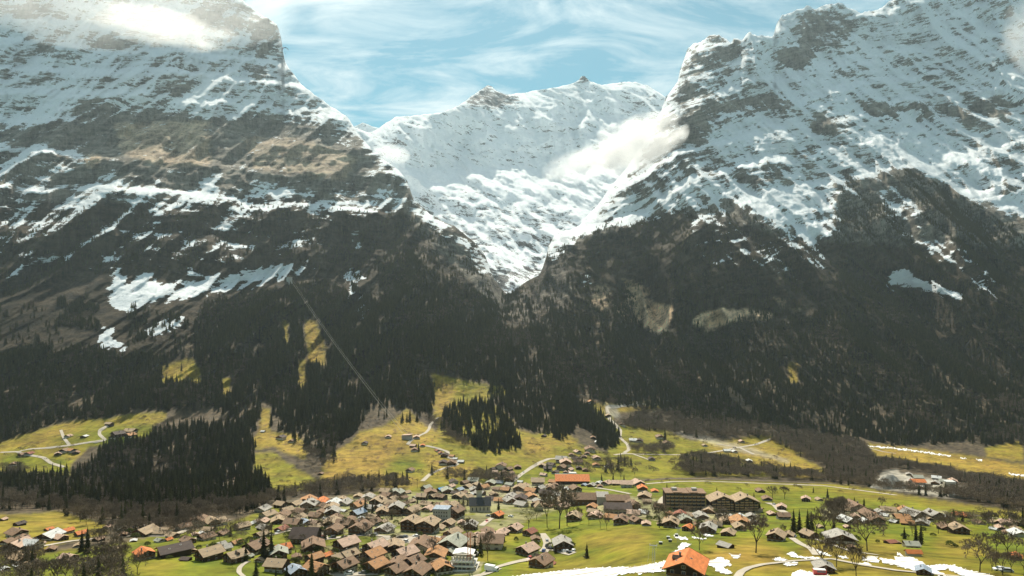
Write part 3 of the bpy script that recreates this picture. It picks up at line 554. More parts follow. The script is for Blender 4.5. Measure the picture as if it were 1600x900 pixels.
def trunk_mesh(r=.022, h_=.35):
    v = []; f = []
    for i in range(6): a = 6.283 * i / 6; v += [(math.cos(a) * r, math.sin(a) * r, -.12), (math.cos(a) * r * .6, math.sin(a) * r * .6, h_)]
    for i in range(6): j = (i + 1) % 6; f.append((2 * i, 2 * j, 2 * j + 1, 2 * i + 1))
    return mesh_np("trunk", v, f, M_TRUNK)
def bare_mesh(seed, twigs=7, spread=.30, mat=None, thick=1.0):
    q = random.Random(seed); v = []; f = []; tv = []; tf = []
    def prism(a, b, ra, rb, V, Fc):
        a = np.array(a); b = np.array(b); d = b - a; d = d / (np.linalg.norm(d) + 1e-9)
        s_ = np.cross(d, (0, 0, 1) if abs(d[2]) < .9 else (1, 0, 0)); s_ /= np.linalg.norm(s_); t_ = np.cross(d, s_); i = len(V)
        for p_, r_ in ((a, ra), (b, rb)):
            for k in range(3): an = 2.094 * k; V.append(tuple(p_ + r_ * (math.cos(an) * s_ + math.sin(an) * t_)))
        for k in range(3): j = (k + 1) % 3; Fc.append((i + k, i + j, i + 3 + j, i + 3 + k))
    def grow(p_, d, ln, r_, lev):
        p2 = p_ + d * ln
        if lev <= 1: prism(p_, p2, r_, r_ * .62, v, f)
        else: prism(p_, p2, r_, r_ * .5, tv, tf)
        if lev >= 4:
            for _ in range(twigs):
                dd = d * .5 + np.array([q.gauss(0, .6), q.gauss(0, .6), q.gauss(.25, .5)]); dd /= np.linalg.norm(dd)
                s_ = p_ + d * ln * q.uniform(.2, 1); e = s_ + dd * ln * q.uniform(.5, 1.0); i = len(tv)
                o_ = np.cross(dd, (q.gauss(0, 1), q.gauss(0, 1), 1)); o_ = o_ / np.linalg.norm(o_) * .0030 * thick
                tv.extend([tuple(s_ - o_), tuple(s_ + o_), tuple(e)]); tf.append((i, i + 1, i + 2))
            return
        n_ = 3 if lev else 4
        for k in range(n_):
            an = 6.283 * (k + q.random() * .7) / n_; til = q.uniform(.35, .75) + spread * .6
            s_ = np.cross(d, (0, 1, .1)); s_ /= np.linalg.norm(s_); t_ = np.cross(d, s_)
            dd = d * math.cos(til) + (s_ * math.cos(an) + t_ * math.sin(an)) * math.sin(til) + np.array([0, 0, .22]); dd /= np.linalg.norm(dd)
            grow(p_ + d * ln * (q.uniform(.6, 1) if k else 1), dd, ln * q.uniform(.62, .82), r_ * .62, lev + 1)
    grow(np.array([0, 0, -.05]), np.array([q.gauss(0, .04), q.gauss(0, .04), 1.0]), .34, .020, 0)
    a = np.array(tv); zmax = a[:, 2].max(); k_ = 1 / zmax
    v = [(x * k_, y * k_, z * k_) for x, y, z in v]; tv = [(x * k_, y * k_, z * k_) for x, y, z in tv]
    return mesh_np("bare_trunk", v, f, M_TRUNK), mesh_np("bare_crown", tv, tf, mat or M_TWIG)
CON = [conifer_mesh(i + 1, wide=w_) for i, w_ in enumerate((.15, .19, .165))]; TRK = trunk_mesh()
BARE = [bare_mesh(11, 12, .25, thick=2.2), bare_mesh(12, 12, .5, thick=2.2), bare_mesh(13, 12, .1, thick=2.2), bare_mesh(14, 12, .4, thick=2.2)]
FARB = [bare_mesh(21, twigs=3, spread=.3, thick=3.0)[1], bare_mesh(22, twigs=3, spread=.5, thick=3.0)[1]]
BUD = bare_mesh(31, spread=.35, mat=M_BUD, thick=1.6)
PINE = conifer_mesh(77, 5, 9, .26)

def child(name, me, parent):
    o = bpy.data.objects.new(name, me); COL.objects.link(o); o.parent = parent; return o
def empty(name, loc, rz=0, sc=(1, 1, 1)):
    e = bpy.data.objects.new(name, None); COL.objects.link(e); e.location = [float(t) for t in loc]; e.rotation_euler = (0, 0, rz); e.scale = sc
    e.empty_display_size = .5
    return e
con_src, bare_src = {}, {}
def conifer(p, h_, label, group=None, k=None, wide=1.0):
    k = rnd.randrange(3) if k is None else k
    e = empty("conifer_tree", p, rnd.uniform(0, 6.28), (h_ * wide, h_ * wide, h_)); c = child("crown", CON[k], e); child("trunk", TRK, e)
    con_src.setdefault(k, c); tag(e, label, "conifer", group); return e
def bare(p, h_, label, group=None, k=None, wide=1.0, bud=False, name="bare_tree"):
    k = rnd.randrange(4) if k is None else k; t_, c_ = BUD if bud else BARE[k]
    e = empty(name, p, rnd.uniform(0, 6.28), (h_ * wide, h_ * wide, h_)); c = child("crown", c_, e); child("trunk", t_, e)
    if not bud: bare_src.setdefault(k, c)
    tag(e, label, "bare tree", group); return e

# candidates over the whole wooded ground
def scatter(field, per_m2, ymin=None, seed=0):
    r2 = np.random.default_rng(seed)
    a = P[:-1, :-1]; b = P[:-1, 1:]; c = P[1:, :-1]
    area = np.linalg.norm(b - a, axis=2) * np.maximum(np.linalg.norm((c - a)[..., 1:2], axis=2), .55 * np.linalg.norm(c - a, axis=2))
    lam = np.clip(field[:-1, :-1], 0, 2) * per_m2[:-1, :-1] * area if hasattr(per_m2, "shape") else np.clip(field[:-1, :-1], 0, 2) * per_m2 * area
    lam[YY[:-1, :-1] > 985] = 0
    n = r2.poisson(np.clip(lam, 0, 12)); i, j = np.nonzero(n); k = np.repeat(np.arange(len(i)), n[i, j]); i = i[k]; j = j[k]
    u, v_ = r2.random(len(i))[:, None], r2.random(len(i))[:, None]
    pts = (P[i, j] * (1 - u) + P[i + 1, j] * u) * (1 - v_) + (P[i, j + 1] * (1 - u) + P[i + 1, j + 1] * u) * v_
    return pts, XX[i, j], YY[i, j], r2
con = sample(con_r, wx, wy); bar = sample(bare_r, wx, wy)
edge = .45 * fbm(XA / 50, D3 / 50, 3, 130)
conf = np.where(con > .9, smooth(con, .3, .9), con) * np.where(con > .85, 1, np.clip(.55 + 3.2 * fbm(XA / 55, D3 / 55 + ZA / 55, 3, 131), 0, 2.2))
conf = conf * np.clip(1.05 - .9 * smooth(fbm(XA / 90, ZA / 45, 3, 142), .12, .5), .15, 1.1)
conf = conf * np.clip(1 - smooth(snow_v, .35, .6) * (YY < 430), .05, 1)
steep = np.clip(1.25 - .25 * 1, 0, 1)
dens_c = np.where(YY > 640, 1 / 60., 1 / 58.) * np.where(YY < 440, 1.15, 1)
pc, cxp, cyp, r2 = scatter(conf, dens_c, seed=3)
hc = r2.uniform(11, 21, len(pc)) * interp(cyp, [280, 420, 520, 700], [.50, .62, .85, 1.05]) * (1 + .15 * (cxp < 800))
barf = np.clip(bar * smooth(bar + edge, .15, .5), 0, 1.2) * np.clip(.95 + .9 * fbm(XA / 40, D3 / 40, 2, 135), .15, 1.6)
barf = np.maximum(barf, .55 * smooth(fbm(XA / 110, ZA / 70, 3, 141), .08, .45) * (con > .5) * (YY > 430))
pb, bxp, byp, r3 = scatter(barf, 1 / 38., seed=4)
hb = r3.uniform(8, 15, len(pb)) * interp(byp, [500, 760, 900], [.8, 1.0, .95])
pm, mxp, myp, r4 = scatter(barf, 1 / 420., seed=5)        # conifers standing in the bare woods
hm_ = r4.uniform(11, 19, len(pm))
mh_d = r4.random(len(pm)) < np.clip(1.5 - pm[:, 1] / 1500, .2, 1)
pc = np.concatenate([pc, pm]); hc = np.concatenate([hc, hm_]); cxp = np.concatenate([cxp, mxp]); cyp = np.concatenate([cyp, myp])
print("conifers", len(pc), "bare", len(pb))
def split_near(p, h_, x, y, n):
    s = np.where((x > 2) & (x < 1598) & (y < 912), h_ * F / p[:, 1], 0); o_ = np.argsort(-s); return o_[:n], o_[n:]
def zone(x, y):
    if y < 655 and x < 700: return "on the upper left slope"
    if x < 420 and y > 795: return "beside the lower left houses"
    if x < 160: return "by the left hill meadow"
    if x < 420: return "in the dark wood below the left hill meadow"
    if x < 690 and y > 745: return "along the stream above the village chalets"
    if x < 690: return "on the straw coloured slope below the cable car"
    if x < 850: return "on the wooded spur above the village"
    if x < 1000: return "by the road towards the gorge"
    if y > 800: return "at the edge of the right hand village"
    if x < 1300: return "along the railway behind the apartment blocks"
    return "on the flat valley floor by the gravel works"
MAN_C = [(400,903,32),(412,876,50),(424,872,46),(384,876,30),(508,843,24),(475,862,18),(487,905,44),(431,903,18),(137,864,42),(128,862,36),(742,876,42),(751,868,34),(767,834,11),(756,800,20),(745,800,16),(779,797,20),(717,790,16),(724,796,20),(731,790,14),(652,792,16),(1042,771,17),(571,806,32),(582,806,24),(1439,851,36),(1431,846,28),(1413,842,20),(1490,818,24),(1504,816,18),
 (1240,832,38),(1249,836,42),(1262,834,40),(1268,828,30),(1303,834,30),(1318,802,20),(1335,791,15),(1350,799,22),(1293,778,16),(1271,770,10),(360,838,18),(330,838,16),(1154,720,11),(1151,734,12),(976,727,17),(986,727,14),(947,738,20),(855,737,16),(886,740,16),(1039,690,22),(1264,838,20),(1290,842,20),(1342,800,13),(868,790,22),(921,802,12),(612,812,14),(448,902,26),(662,868,10),(1187,800,18),(840,770,14),(654,705,14),(636,757,26),(619,757,20),(629,757,22),(604,757,24),(525,758,14),(575,752,16),(1120,772,12),(958,753,14),(975,753,12),(940,752,13),(1178,778,10),(1322,792,12),(462,867,10)]
MAN_B = [(1181,864,66,.95),(1355,861,62,.85),(1283,888,60,.8),(1307,886,52,.7),(1338,905,62,.8),(1093,860,46,.7),(1030,825,44,.8),(855,824,62,.6),(874,826,74,.75),(886,822,60,.6),(1378,793,18,1),(1207,779,22,.9),(1226,780,24,.9),(762,876,50,.6),(676,870,34,.7),(363,886,16,.8),(1567,898,44,.8),(1580,895,36,.8),(1550,893,32,.8),(730,845,38,.8),(1130,826,30,.7),(1122,824,26,.7),(1288,836,50,.95),(1276,834,36,1.0),(1300,838,42,.9),(1224,838,20,.8),(1480,832,32,.7),(1466,834,28,.7),(1425,838,26,.7),(1400,800,14,.8),(1600,900,40,.9),(5,905,34,.9),(215,898,40,.8),(60,905,34,1),(90,906,36,1),(120,902,34,1),(150,898,34,1),(185,896,30,1),(30,902,30,1),(395,800,34,.8),(375,802,30,.9),(410,798,30,.8),(1137,800,20,.8),(906,818,30,.5),(938,826,30,.6),(948,828,24,.7),(920,820,22,.6),(958,750,20,.5),(970,750,22,.5),(992,745,18,.5),(503,832,20,.5),(1500,815,16,.8),(1540,818,18,.8),(1570,832,18,.8),(557,862,14,.6),(504,904,24,.8),(642,735,0.1,.1)]
MAN_B = [t for t in MAN_B if t[2] > 1]
PIN = [(917,872,26)]
_ON = "second third fourth fifth sixth seventh eighth ninth tenth eleventh twelfth thirteenth fourteenth fifteenth sixteenth seventeenth eighteenth nineteenth twentieth".split(); _OT = ["nearest"] + [o + " nearest" for o in _ON] + ["twenty-" + o + " nearest" for o in ["first"] + _ON[:8]] + ["thirtieth nearest"] + ["thirty-" + o + " nearest" for o in ["first"] + _ON[:8]] + ["fortieth nearest"] + ["forty-" + o + " nearest" for o in ["first"] + _ON[:8]] + ["fiftieth nearest"] + ["farthest"] * 200
ORD_ = ["nearest", "second nearest", "third nearest", "fourth nearest", "fifth nearest", "sixth nearest", "seventh nearest", "eighth nearest", "ninth nearest", "tenth nearest", "eleventh nearest", "twelfth nearest", "thirteenth nearest", "fourteenth nearest", "fifteenth nearest", "sixteenth nearest", "seventeenth nearest", "eighteenth nearest", "nineteenth nearest", "twentieth nearest"] + ["farthest"] * 200
LAND = [("dark roofed white church", 750, 790), ("orange hall", 895, 750), ("bright blue roofed house", 688, 764), ("flat roofed apartments", 1070, 785),
 ("twin gabled apartments", 1148, 785), ("chocolate long house", 472, 838), ("big orange roofed lodge", 1080, 890), ("white unfinished building", 720, 875), ("valley cable car station", 636, 683),
 ("grey gravel heap", 1400, 752), ("hill meadow farmstead", 122, 682), ("road bend chalet", 846, 875), ("long brown barn roof", 915, 782), ("wide dark barn roof", 260, 856),
 ("flat orange shed roof", 1433, 856), ("field barn", 1137, 848), ("lattice pylon", 1021, 872), ("pale grey slab building", 688, 806), ("hillside hotel", 1319, 840), ("salmon roofed chalet", 219, 866), ("long tan farmhouse", 24, 872), ("pale pink house", 100, 872), ("stepped roof chalet", 327, 812), ("tilted pink roof", 89, 837), ("orange roof pair", 112, 832), ("hedge side grey chalet", 345, 850), ("orange roof at the right edge", 1593, 868), ("knoll chalet", 1506, 826), ("chalet among shrubs", 241, 803), ("tan meadow gable", 320, 862), ("steep gabled white house", 841, 785), ("orange hipped roof", 438, 852)]
used_lab = {}
rank_pool = {}
def rank_label(kindword, x, y, tmpl="{k}, {o} {s} the {l}"):
    l_ = min(LAND, key=lambda t: (t[1] - x) ** 2 + 4 * (t[2] - y) ** 2); dx_, dy_ = x - l_[1], (y - l_[2]) * 2
    s = ("to the right of" if dx_ > 0 else "to the left of") if abs(dx_) > abs(dy_) else ("below" if dy_ > 0 else "above")
    return kindword, s, l_[0], math.hypot(dx_, dy_)
pending = []
def want_label(o, kindword, x, y, cat, group): pending.append((o, *rank_label(kindword, x, y), cat, group))
def resolve_labels():
    g = {}
    for t in pending: g.setdefault((t[1], t[2], t[3]), []).append(t)
    for k, L in g.items():
        ORD = _OT
        L.sort(key=lambda t: t[4])
        for i, t in enumerate(L):
            lab = "%s, %s %s the %s" % (k[0], ORD[i] if len(L) > 1 else "standing", k[1], k[2])
            if len(lab.split()) > 16: lab = lab.replace("to the left of", "left of").replace("to the right of", "right of").replace("leafless ", "bare ", 1)
            if len(lab.split()) > 16: print("LONG", lab)
            tag(t[0], lab, t[5], t[6])
for x, y, hp in MAN_C:
    p = G(x, y); want_label(conifer(p, hp * p[1] / F, None, wide=1.15), "dark %s conifer" % ("tall" if hp > 24 else "small" if hp < 15 else "pointed"), x, y, "conifer", "conifers in and around the village")
for x, y, hp, wd in MAN_B:
    p = G(x, y); want_label(bare(p, hp * p[1] / F, None, wide=wd * 1.0), "leafless %s tree" % ("tall spreading" if hp > 44 else "small" if hp < 24 else "rounded"), x, y, "bare tree", "leafless trees in and around the village")
for x, y, hp in PIN:
    p = G(x, y); h_ = hp * p[1] / F; e = empty("pine_tree", p, 1.0, (h_, h_, h_)); child("crown", PINE, e); child("trunk", TRK, e); tag(e, "lone layered pine on the green meadow beside the parked cars", "pine")
for x, y, hp in [(826,826,34),(838,812,20)]:
    p = G(x, y); e = bare(p, hp * p[1] / F, None, bud=True, wide=.9, name="budding_tree"); want_label(e, "yellowish green budding tree", x, y, "tree", None)
i1, i2 = split_near(pc, hc, cxp, cyp, 300 - len(MAN_C))
def sizew(h_, lo, hi, d): return ("short" if h_ < lo else "tall" if h_ > hi else "middling") + " " + d
for i in i1:
    z_ = zone(cxp[i], cyp[i])
    if "dark wood" in z_: conifer(pc[i], hc[i], "dark conifer " + z_, "conifers " + z_)
    else: want_label(conifer(pc[i], hc[i], None), sizew(hc[i], 14, 18, "dark conifer"), cxp[i], cyp[i], "conifer", "conifers " + z_)
# loose trees over meadows and gardens
loose = []
q = random.Random(5)
def inpoly(x, y, pts):
    c = False; n = len(pts)
    for i in range(n):
        ax, ay = pts[i]; bx, by = pts[(i + 1) % n]
        if (ay > y) != (by > y) and x < (bx - ax) * (y - ay) / (by - ay) + ax: c = not c
    return c
for poly, n, lo, hi in [([(960,700),(1060,705),(1060,745),(900,745),(890,725)], 26, 8, 14), ([(440,800),(700,765),(900,765),(900,790),(700,800),(620,850),(440,860)], 130, 5, 9), ([(930,790),(1190,800),(1190,830),(1050,820),(930,806)], 60, 5, 9), ([(1290,800),(1590,815),(1590,835),(1300,820)], 70, 5, 10), ([(440,860),(700,860),(700,900),(440,900)], 50, 3, 6),
 ([(200,800),(400,800),(430,850),(280,850),(190,830)], 60, 6, 11), ([(690,590),(790,612),(770,640),(690,650)], 14, 7, 11), ([(1100,700),(1220,690),(1280,735),(1130,740)], 14, 6, 10), ([(505,760),(520,712),(560,680),(650,672),(700,680),(720,720),(800,760)], 60, 3, 8), ([(400,650),(480,690),(480,760),(400,765)], 34, 3, 8), ([(450,690),(520,700),(515,745),(480,745)], 50, 4, 9), ([(560,655),(660,645),(660,668),(565,675)], 26, 3, 8), ([(160,655),(260,645),(262,672),(200,690)], 16, 3, 8), ([(0,700),(250,650),(240,700),(0,745)], 24, 3, 7), ([(815,680),(900,690),(960,720),(820,730)], 24, 3, 8), ([(960,660),(1200,680),(1240,700),(970,700)], 50, 5, 10), ([(1000,752),(1400,765),(1400,778),(1000,770)], 16, 4, 8), ([(820,690),(930,700),(930,712),(830,715)], 10, 6, 9), ([(0,700),(250,690),(150,740),(0,745)], 14, 6, 10)]:
    k = 0
    while k < n:
        x = q.uniform(min(t[0] for t in poly), max(t[0] for t in poly)); y = q.uniform(min(t[1] for t in poly), max(t[1] for t in poly))
        if inpoly(x, y, poly): loose.append((x, y, q.uniform(lo, hi))); k += 1
lp = np.array([G(x, y) for x, y, _ in loose]); pb = np.concatenate([pb, lp]); hb = np.concatenate([hb, [t[2] for t in loose]])
bxp = np.concatenate([bxp, [t[0] for t in loose]]); byp = np.concatenate([byp, [t[1] for t in loose]])
j1, j2 = split_near(pb, hb, bxp, byp, 300 - len(MAN_B) - 2)
for i in j1:
    z_ = zone(bxp[i], byp[i]); want_label(bare(pb[i], hb[i], None, wide=.85), sizew(hb[i], 9.5, 12.5, "bare brown tree"), bxp[i], byp[i], "bare tree", "leafless trees " + z_)

def instancer(name, pts, sc, ids, srcs, label):
    me = bpy.data.meshes.new(name); me.vertices.add(len(pts)); me.vertices.foreach_set("co", np.asarray(pts, np.float32).reshape(-1))
    o = bpy.data.objects.new(name, me); COL.objects.link(o)
    a = me.attributes.new("scl", 'FLOAT_VECTOR', 'POINT'); a.data.foreach_set("vector", np.asarray(sc, np.float32).reshape(-1))
    a = me.attributes.new("idx", 'INT', 'POINT'); a.data.foreach_set("value", np.asarray(ids, np.int32))
    a = me.attributes.new("rz", 'FLOAT_VECTOR', 'POINT'); rz = np.zeros((len(pts), 3), np.float32); rz[:, 2] = rng.random(len(pts)) * 6.28; a.data.foreach_set("vector", rz.reshape(-1))
    ng = bpy.data.node_groups.new(name, 'GeometryNodeTree'); ng.interface.new_socket("Geometry", in_out='INPUT', socket_type='NodeSocketGeometry'); ng.interface.new_socket("Geometry", in_out='OUTPUT', socket_type='NodeSocketGeometry')
    n, l = ng.nodes, ng.links; gi = n.new("NodeGroupInput"); go = n.new("NodeGroupOutput"); iop = n.new("GeometryNodeInstanceOnPoints"); jg = n.new("GeometryNodeJoinGeometry")
    for s_ in reversed(srcs):
        oi = n.new("GeometryNodeObjectInfo"); oi.inputs[0].default_value = s_; oi.inputs[1].default_value = True; oi.transform_space = 'ORIGINAL'; l.new(oi.outputs["Geometry"], jg.inputs[0])
    iop.inputs["Pick Instance"].default_value = True
    def at(nm, ty):
        k = n.new("GeometryNodeInputNamedAttribute"); k.data_type = ty; k.inputs[0].default_value = nm; return [s for s in k.outputs if s.enabled][0]
    l.new(gi.outputs[0], iop.inputs["Points"]); l.new(jg.outputs[0], iop.inputs["Instance"]); l.new(at("idx", 'INT'), iop.inputs["Instance Index"])
    l.new(at("scl", 'FLOAT_VECTOR'), iop.inputs["Scale"]); l.new(at("rz", 'FLOAT_VECTOR'), iop.inputs["Rotation"]); l.new(iop.outputs[0], go.inputs[0])
    md = o.modifiers.new("scatter", 'NODES'); md.node_group = ng; tag(o, label, None, None, "stuff"); return o
wv = rng.uniform(.95, 1.3, len(i2)) * interp(cyp[i2], [300, 600], [1.35, 1.05])
instancer("conifer_forest", pc[i2], np.stack([hc[i2] * wv, hc[i2] * wv, hc[i2]], 1), rng.integers(0, 3, len(i2)), [con_src[k] for k in range(3)], "dense dark conifer forest clothing the lower mountain slopes")
# bare woods: sources are the crowns of two small leafless trees of the wood
fs = []
for k in range(2):
    i = j2[k]; e = empty("bare_tree", pb[i], 0, (hb[i] * .9, hb[i] * .9, hb[i])); fs.append(child("crown", FARB[k], e)); child("trunk", BARE[0][0], e)
    tag(e, ["slender", "broad"][k] + " bare brown tree " + zone(bxp[i], byp[i]), "bare tree", "leafless trees " + zone(bxp[i], byp[i]))
j2 = j2[2:]
instancer("bare_woodland", pb[j2], np.stack([hb[j2] * 1.0, hb[j2] * 1.0, hb[j2]], 1), rng.integers(0, 2, len(j2)), fs, "brown leafless woodland on the valley floor and stream banks")
print("trees", round(time.time() - T0, 1))

# ------------------------------------------------------------------ roads and snow patches
M_ROAD = simple("pale_road", (.42, .37, .30), .9, .12, .15); M_ASPH = simple("asphalt_lot", (.40, .35, .29), .9, .15, .1)
M_SNOWP = simple("old_snow", (.30, .25, .19), .8, .0, .16, col2=(.80, .80, .80), stretch=(.5, 1.8, 1), bump=.5)
[x for x in M_SNOWP.node_tree.nodes if x.type == "MAP_RANGE"][0].inputs[1].default_value = .37; [x for x in M_SNOWP.node_tree.nodes if x.type == "MAP_RANGE"][0].inputs[2].default_value = .50; M_GRAV = simple("gravel", (.30, .28, .24), .95, .25, .25, bump=.6); M_RAILSHADE = simple("rail_shadow_tone", (.13, .10, .08), .95, .3, .4)
def ribbon(name, pts, wid, mat, lift=.35, label=None):
    q_ = []
    for (ax, ay), (bx, by) in zip(pts[:-1], pts[1:]):
        n = max(2, int(math.hypot(bx - ax, by - ay) / 1.3))
        for k in range(n): q_.append((ax + (bx - ax) * k / n, ay + (by - ay) * k / n))
    q_.append(pts[-1]); a = np.array(q_, float)
    if len(a) > 8:
        for _ in range(3): a[1:-1] = (a[:-2] + 2 * a[1:-1] + a[2:]) / 4
    w3 = np.array([G(*t) for t in a]); xy = w3[:, :2]; t_ = np.gradient(xy, axis=0); t_ /= np.linalg.norm(t_, axis=1)[:, None] + 1e-9
    nrm = np.stack([-t_[:, 1], t_[:, 0]], 1); v = []
    for i in range(len(a)):
        for s_ in (-1, -.33, .33, 1):
            X_, Y_ = xy[i] + nrm[i] * s_ * wid / 2; v.append((X_, Y_, H(X_, Y_) + lift))
    f = [(4 * i + k, 4 * i + k + 1, 4 * i + k + 5, 4 * i + k + 4) for i in range(len(a) - 1) for k in range(3)]
    o = mesh_obj(name, v, f, [mat], smoothf=True); tag(o, label, None, None, "structure"); return o
RD = [
 ("road", [(660,752),(672,741),(682,736),(700,730),(715,726),(712,719),(699,714),(700,706),(685,701),(669,697),(655,696)], 5.5), ("road", [(637,695),(641,689),(655,681),(666,676),(671,670),(672,664),(685,652)], 5),
 ("farm_track", [(0,707),(28,706),(45,702),(75,700),(110,696),(140,691),(165,688)], 5), ("farm_track", [(28,706),(34,709),(50,712),(68,715),(80,724),(100,730)], 5), ("farm_track", [(165,688),(155,679),(156,672),(170,664)], 4.5), ("farm_track", [(95,672),(100,685),(108,695)], 4),
 ("road", [(798,755),(815,741),(830,731),(845,722),(858,717),(880,716),(910,715)], 6), ("road", [(960,711),(975,709),(1000,710),(1075,711),(1100,709),(1130,704),(1155,699),(1180,695),(1205,686)], 6),
 ("road", [(975,708),(983,703),(981,695),(973,688),(968,683),(970,673),(966,668),(952,655),(950,645),(948,637)], 6), ("road", [(948,637),(965,635),(990,632),(1035,631)], 8), ("footpath", [(990,710),(1002,714),(1015,719)], 4), ("road", [(1155,699),(1165,704),(1178,710)], 6), ("road", [(1120,694),(1155,699)], 5), ("road", [(1358,700),(1380,706),(1400,709)], 3),
 ("valley_road", [(1000,757),(1050,753),(1100,752),(1200,756),(1285,759),(1340,766),(1400,774)], 7), ("footpath", [(930,762),(955,766),(975,770),(985,772)], 4.5),
 ("village_street", [(505,843),(540,839),(575,836),(600,838)], 6), ("village_street", [(420,837),(440,832),(455,829)], 5), ("village_street", [(495,832),(503,838),(505,843)], 7), ("village_street", [(510,893),(530,898),(560,897),(590,896)], 6), ("village_street", [(486,848),(505,843)], 5),
 ("village_street", [(450,828),(475,815),(500,813),(560,816)], 3.5), ("village_street", [(665,860),(672,850),(690,845)], 9), ("village_street", [(720,780),(760,783),(800,783),(830,782)], 7),
 ("lane", [(752,900),(775,887),(800,880),(828,874)], 4.5), ("lane", [(846,834),(853,842),(856,850),(854,857),(849,863)], 5.5), ("lane", [(856,858),(870,860),(880,863),(895,866)], 5), ("lane", [(752,822),(765,812),(775,806)], 4.5), ("lane", [(735,903),(760,897),(778,889)], 5),
 ("lane", [(1152,903),(1158,894),(1170,888),(1190,883),(1240,877),(1300,874),(1350,884),(1400,892),(1500,902)], 3.2), ("lane", [(1237,841),(1250,850),(1268,858),(1276,868)], 3.6), ("footpath", [(1260,838),(1290,848),(1330,862),(1372,868)], 2.2), ("footpath", [(389,877),(380,882),(374,888),(373,895),(381,902)], 2.4),
 ("lane", [(1200,786),(1212,790),(1218,797),(1226,801)], 6), ("lane", [(1028,796),(1031,788),(1036,780),(1042,775)], 7), ("lane", [(1110,790),(1122,797),(1128,806)], 8), ("valley_road", [(1500,803),(1540,808),(1600,815)], 4), ("lane", [(200,838),(270,838),(320,815),(360,812)], 5), ("lane", [(0,864),(60,855),(110,846),(150,842)], 4), ("lane",[(262,866),(285,860),(300,855)],5), ("lane", [(305,843),(330,835),(345,838)], 6), ("farm_track", [(1366,760),(1380,758),(1400,762),(1450,768)], 5),
 ("rail_shadow_strip", [(940,757),(1000,751),(1050,748),(1100,748.5),(1200,752),(1300,756)], 9)]  # last ribbon: rail line and its shadow painted as one dark strip
for nm, pts, wd in RD: ribbon(nm, pts, wd, M_RAILSHADE if nm == "rail_shadow_strip" else M_ROAD)
def drape(name, pts, mat, label, step=.8, lift=.3, kind="stuff", wob=3.0, thick=0):
    x0 = min(p[0] for p in pts); x1 = max(p[0] for p in pts); y0 = min(p[1] for p in pts); y1 = max(p[1] for p in pts)
    xs = np.arange(x0 - 1, x1 + 1, step); ys = np.arange(y0 - 1, y1 + 1, step * .8); gx, gy = np.meshgrid(xs, ys)
    jx = gx + wob * 1.6 * fbm(gx / 5, gy / 3, 3, 7); jy = gy + wob * .8 * fbm(gx / 5, gy / 3, 3, 17)
    ins = np.zeros(gx.shape, bool)
    for i in range(len(pts)):
        ax, ay = pts[i]; bx, by = pts[(i + 1) % len(pts)]
        if ay != by: ins ^= ((ay > jy) != (by > jy)) & (jx < (bx - ax) * (jy - ay) / (by - ay) + ax)
    idx = -np.ones(gx.shape, int); v = []; f = []
    def vi(i, j):
        if idx[i, j] < 0: p = G(gx[i, j], gy[i, j]); idx[i, j] = len(v); v.append((p[0], p[1], p[2] + lift))
        return int(idx[i, j])
    for i in range(gx.shape[0] - 1):
        for j in range(gx.shape[1] - 1):
            if ins[i, j] : f.append((vi(i, j), vi(i + 1, j), vi(i + 1, j + 1), vi(i, j + 1)))
    if not f: return None
    o = mesh_obj(name, v, f, [mat], smoothf=True); tag(o, label, None, None, kind); return o
SNP = [[(790,903),(830,897),(870,893),(905,889),(950,887),(1000,885),(1030,879),(1050,874),(1062,872),(1060,880),(1030,888),(1042,893),(1020,895),(985,896),(965,899),(950,905)],
 [(1052,836),(1060,838),(1070,840),(1076,844),(1062,843),(1055,841)], [(1049,863),(1058,859),(1061,851),(1068,848),(1080,850),(1072,856),(1062,864)], [(1064,868),(1071,865),(1078,870),(1068,871)], [(1095,834),(1100,838),(1115,839),(1112,836)], [(1081,839),(1104,842),(1100,843.5),(1082,841)],
 [(1139,866),(1148,868),(1157,867),(1151,874),(1145,872)], [(1103,877),(1115,875),(1125,871),(1140,877),(1142,885),(1128,886),(1146,896),(1136,898),(1118,893),(1114,886),(1106,883)], [(1227,866),(1238,863),(1250,870),(1282,872),(1278,874),(1240,872)], [(1207,874),(1217,871),(1232,875),(1218,878)], [(1222,882),(1232,879),(1246,879),(1245,884),(1230,885)],
 [(1237,896),(1250,891),(1262,894),(1290,896),(1300,906),(1236,906)], [(1346,872),(1360,869),(1370,871),(1374,881),(1360,878),(1348,877)], [(1340,880),(1355,880),(1364,884),(1348,884)],
 [(1374,872),(1385,874),(1400,876),(1395,870),(1412,871),(1427,872),(1440,879),(1452,885),(1470,882),(1490,884),(1510,891),(1545,898),(1560,904),(1520,905),(1500,899),(1480,890),(1462,893),(1476,897),(1480,901),(1450,897),(1430,893),(1400,884),(1378,880)], [(1401,863),(1409,867),(1412,871),(1404,869)], [(1268,859),(1280,860),(1300,870),(1290,869),(1275,862)], [(1308,868),(1322,870),(1325,874),(1311,872)],
 [(1356,696),(1385,698),(1440,704.5),(1485,712),(1484,713.5),(1440,706.5),(1385,700),(1357,698)], [(1498,713.5),(1510,716),(1506,717.5)], [(1520,717),(1535,719),(1532,720.5)], [(1576,739),(1600,742),(1600,744),(1576,741)], [(993,892),(1000,890),(1004,897),(996,899)]]
for i, pts in enumerate(SNP): drape("snow_patch", pts, M_SNOWP, "patch of old white snow lying on the grass", step=.7 if pts[0][1] > 800 else 1.2)
drape("parking_lot", [(590,843),(600,837),(640,838),(690,838),(690,848),(660,852),(620,846)], M_ASPH, "pale sunlit parking area beside the tall dark chalets", kind="structure", wob=.4, lift=.25)
print("roads", round(time.time() - T0, 1))
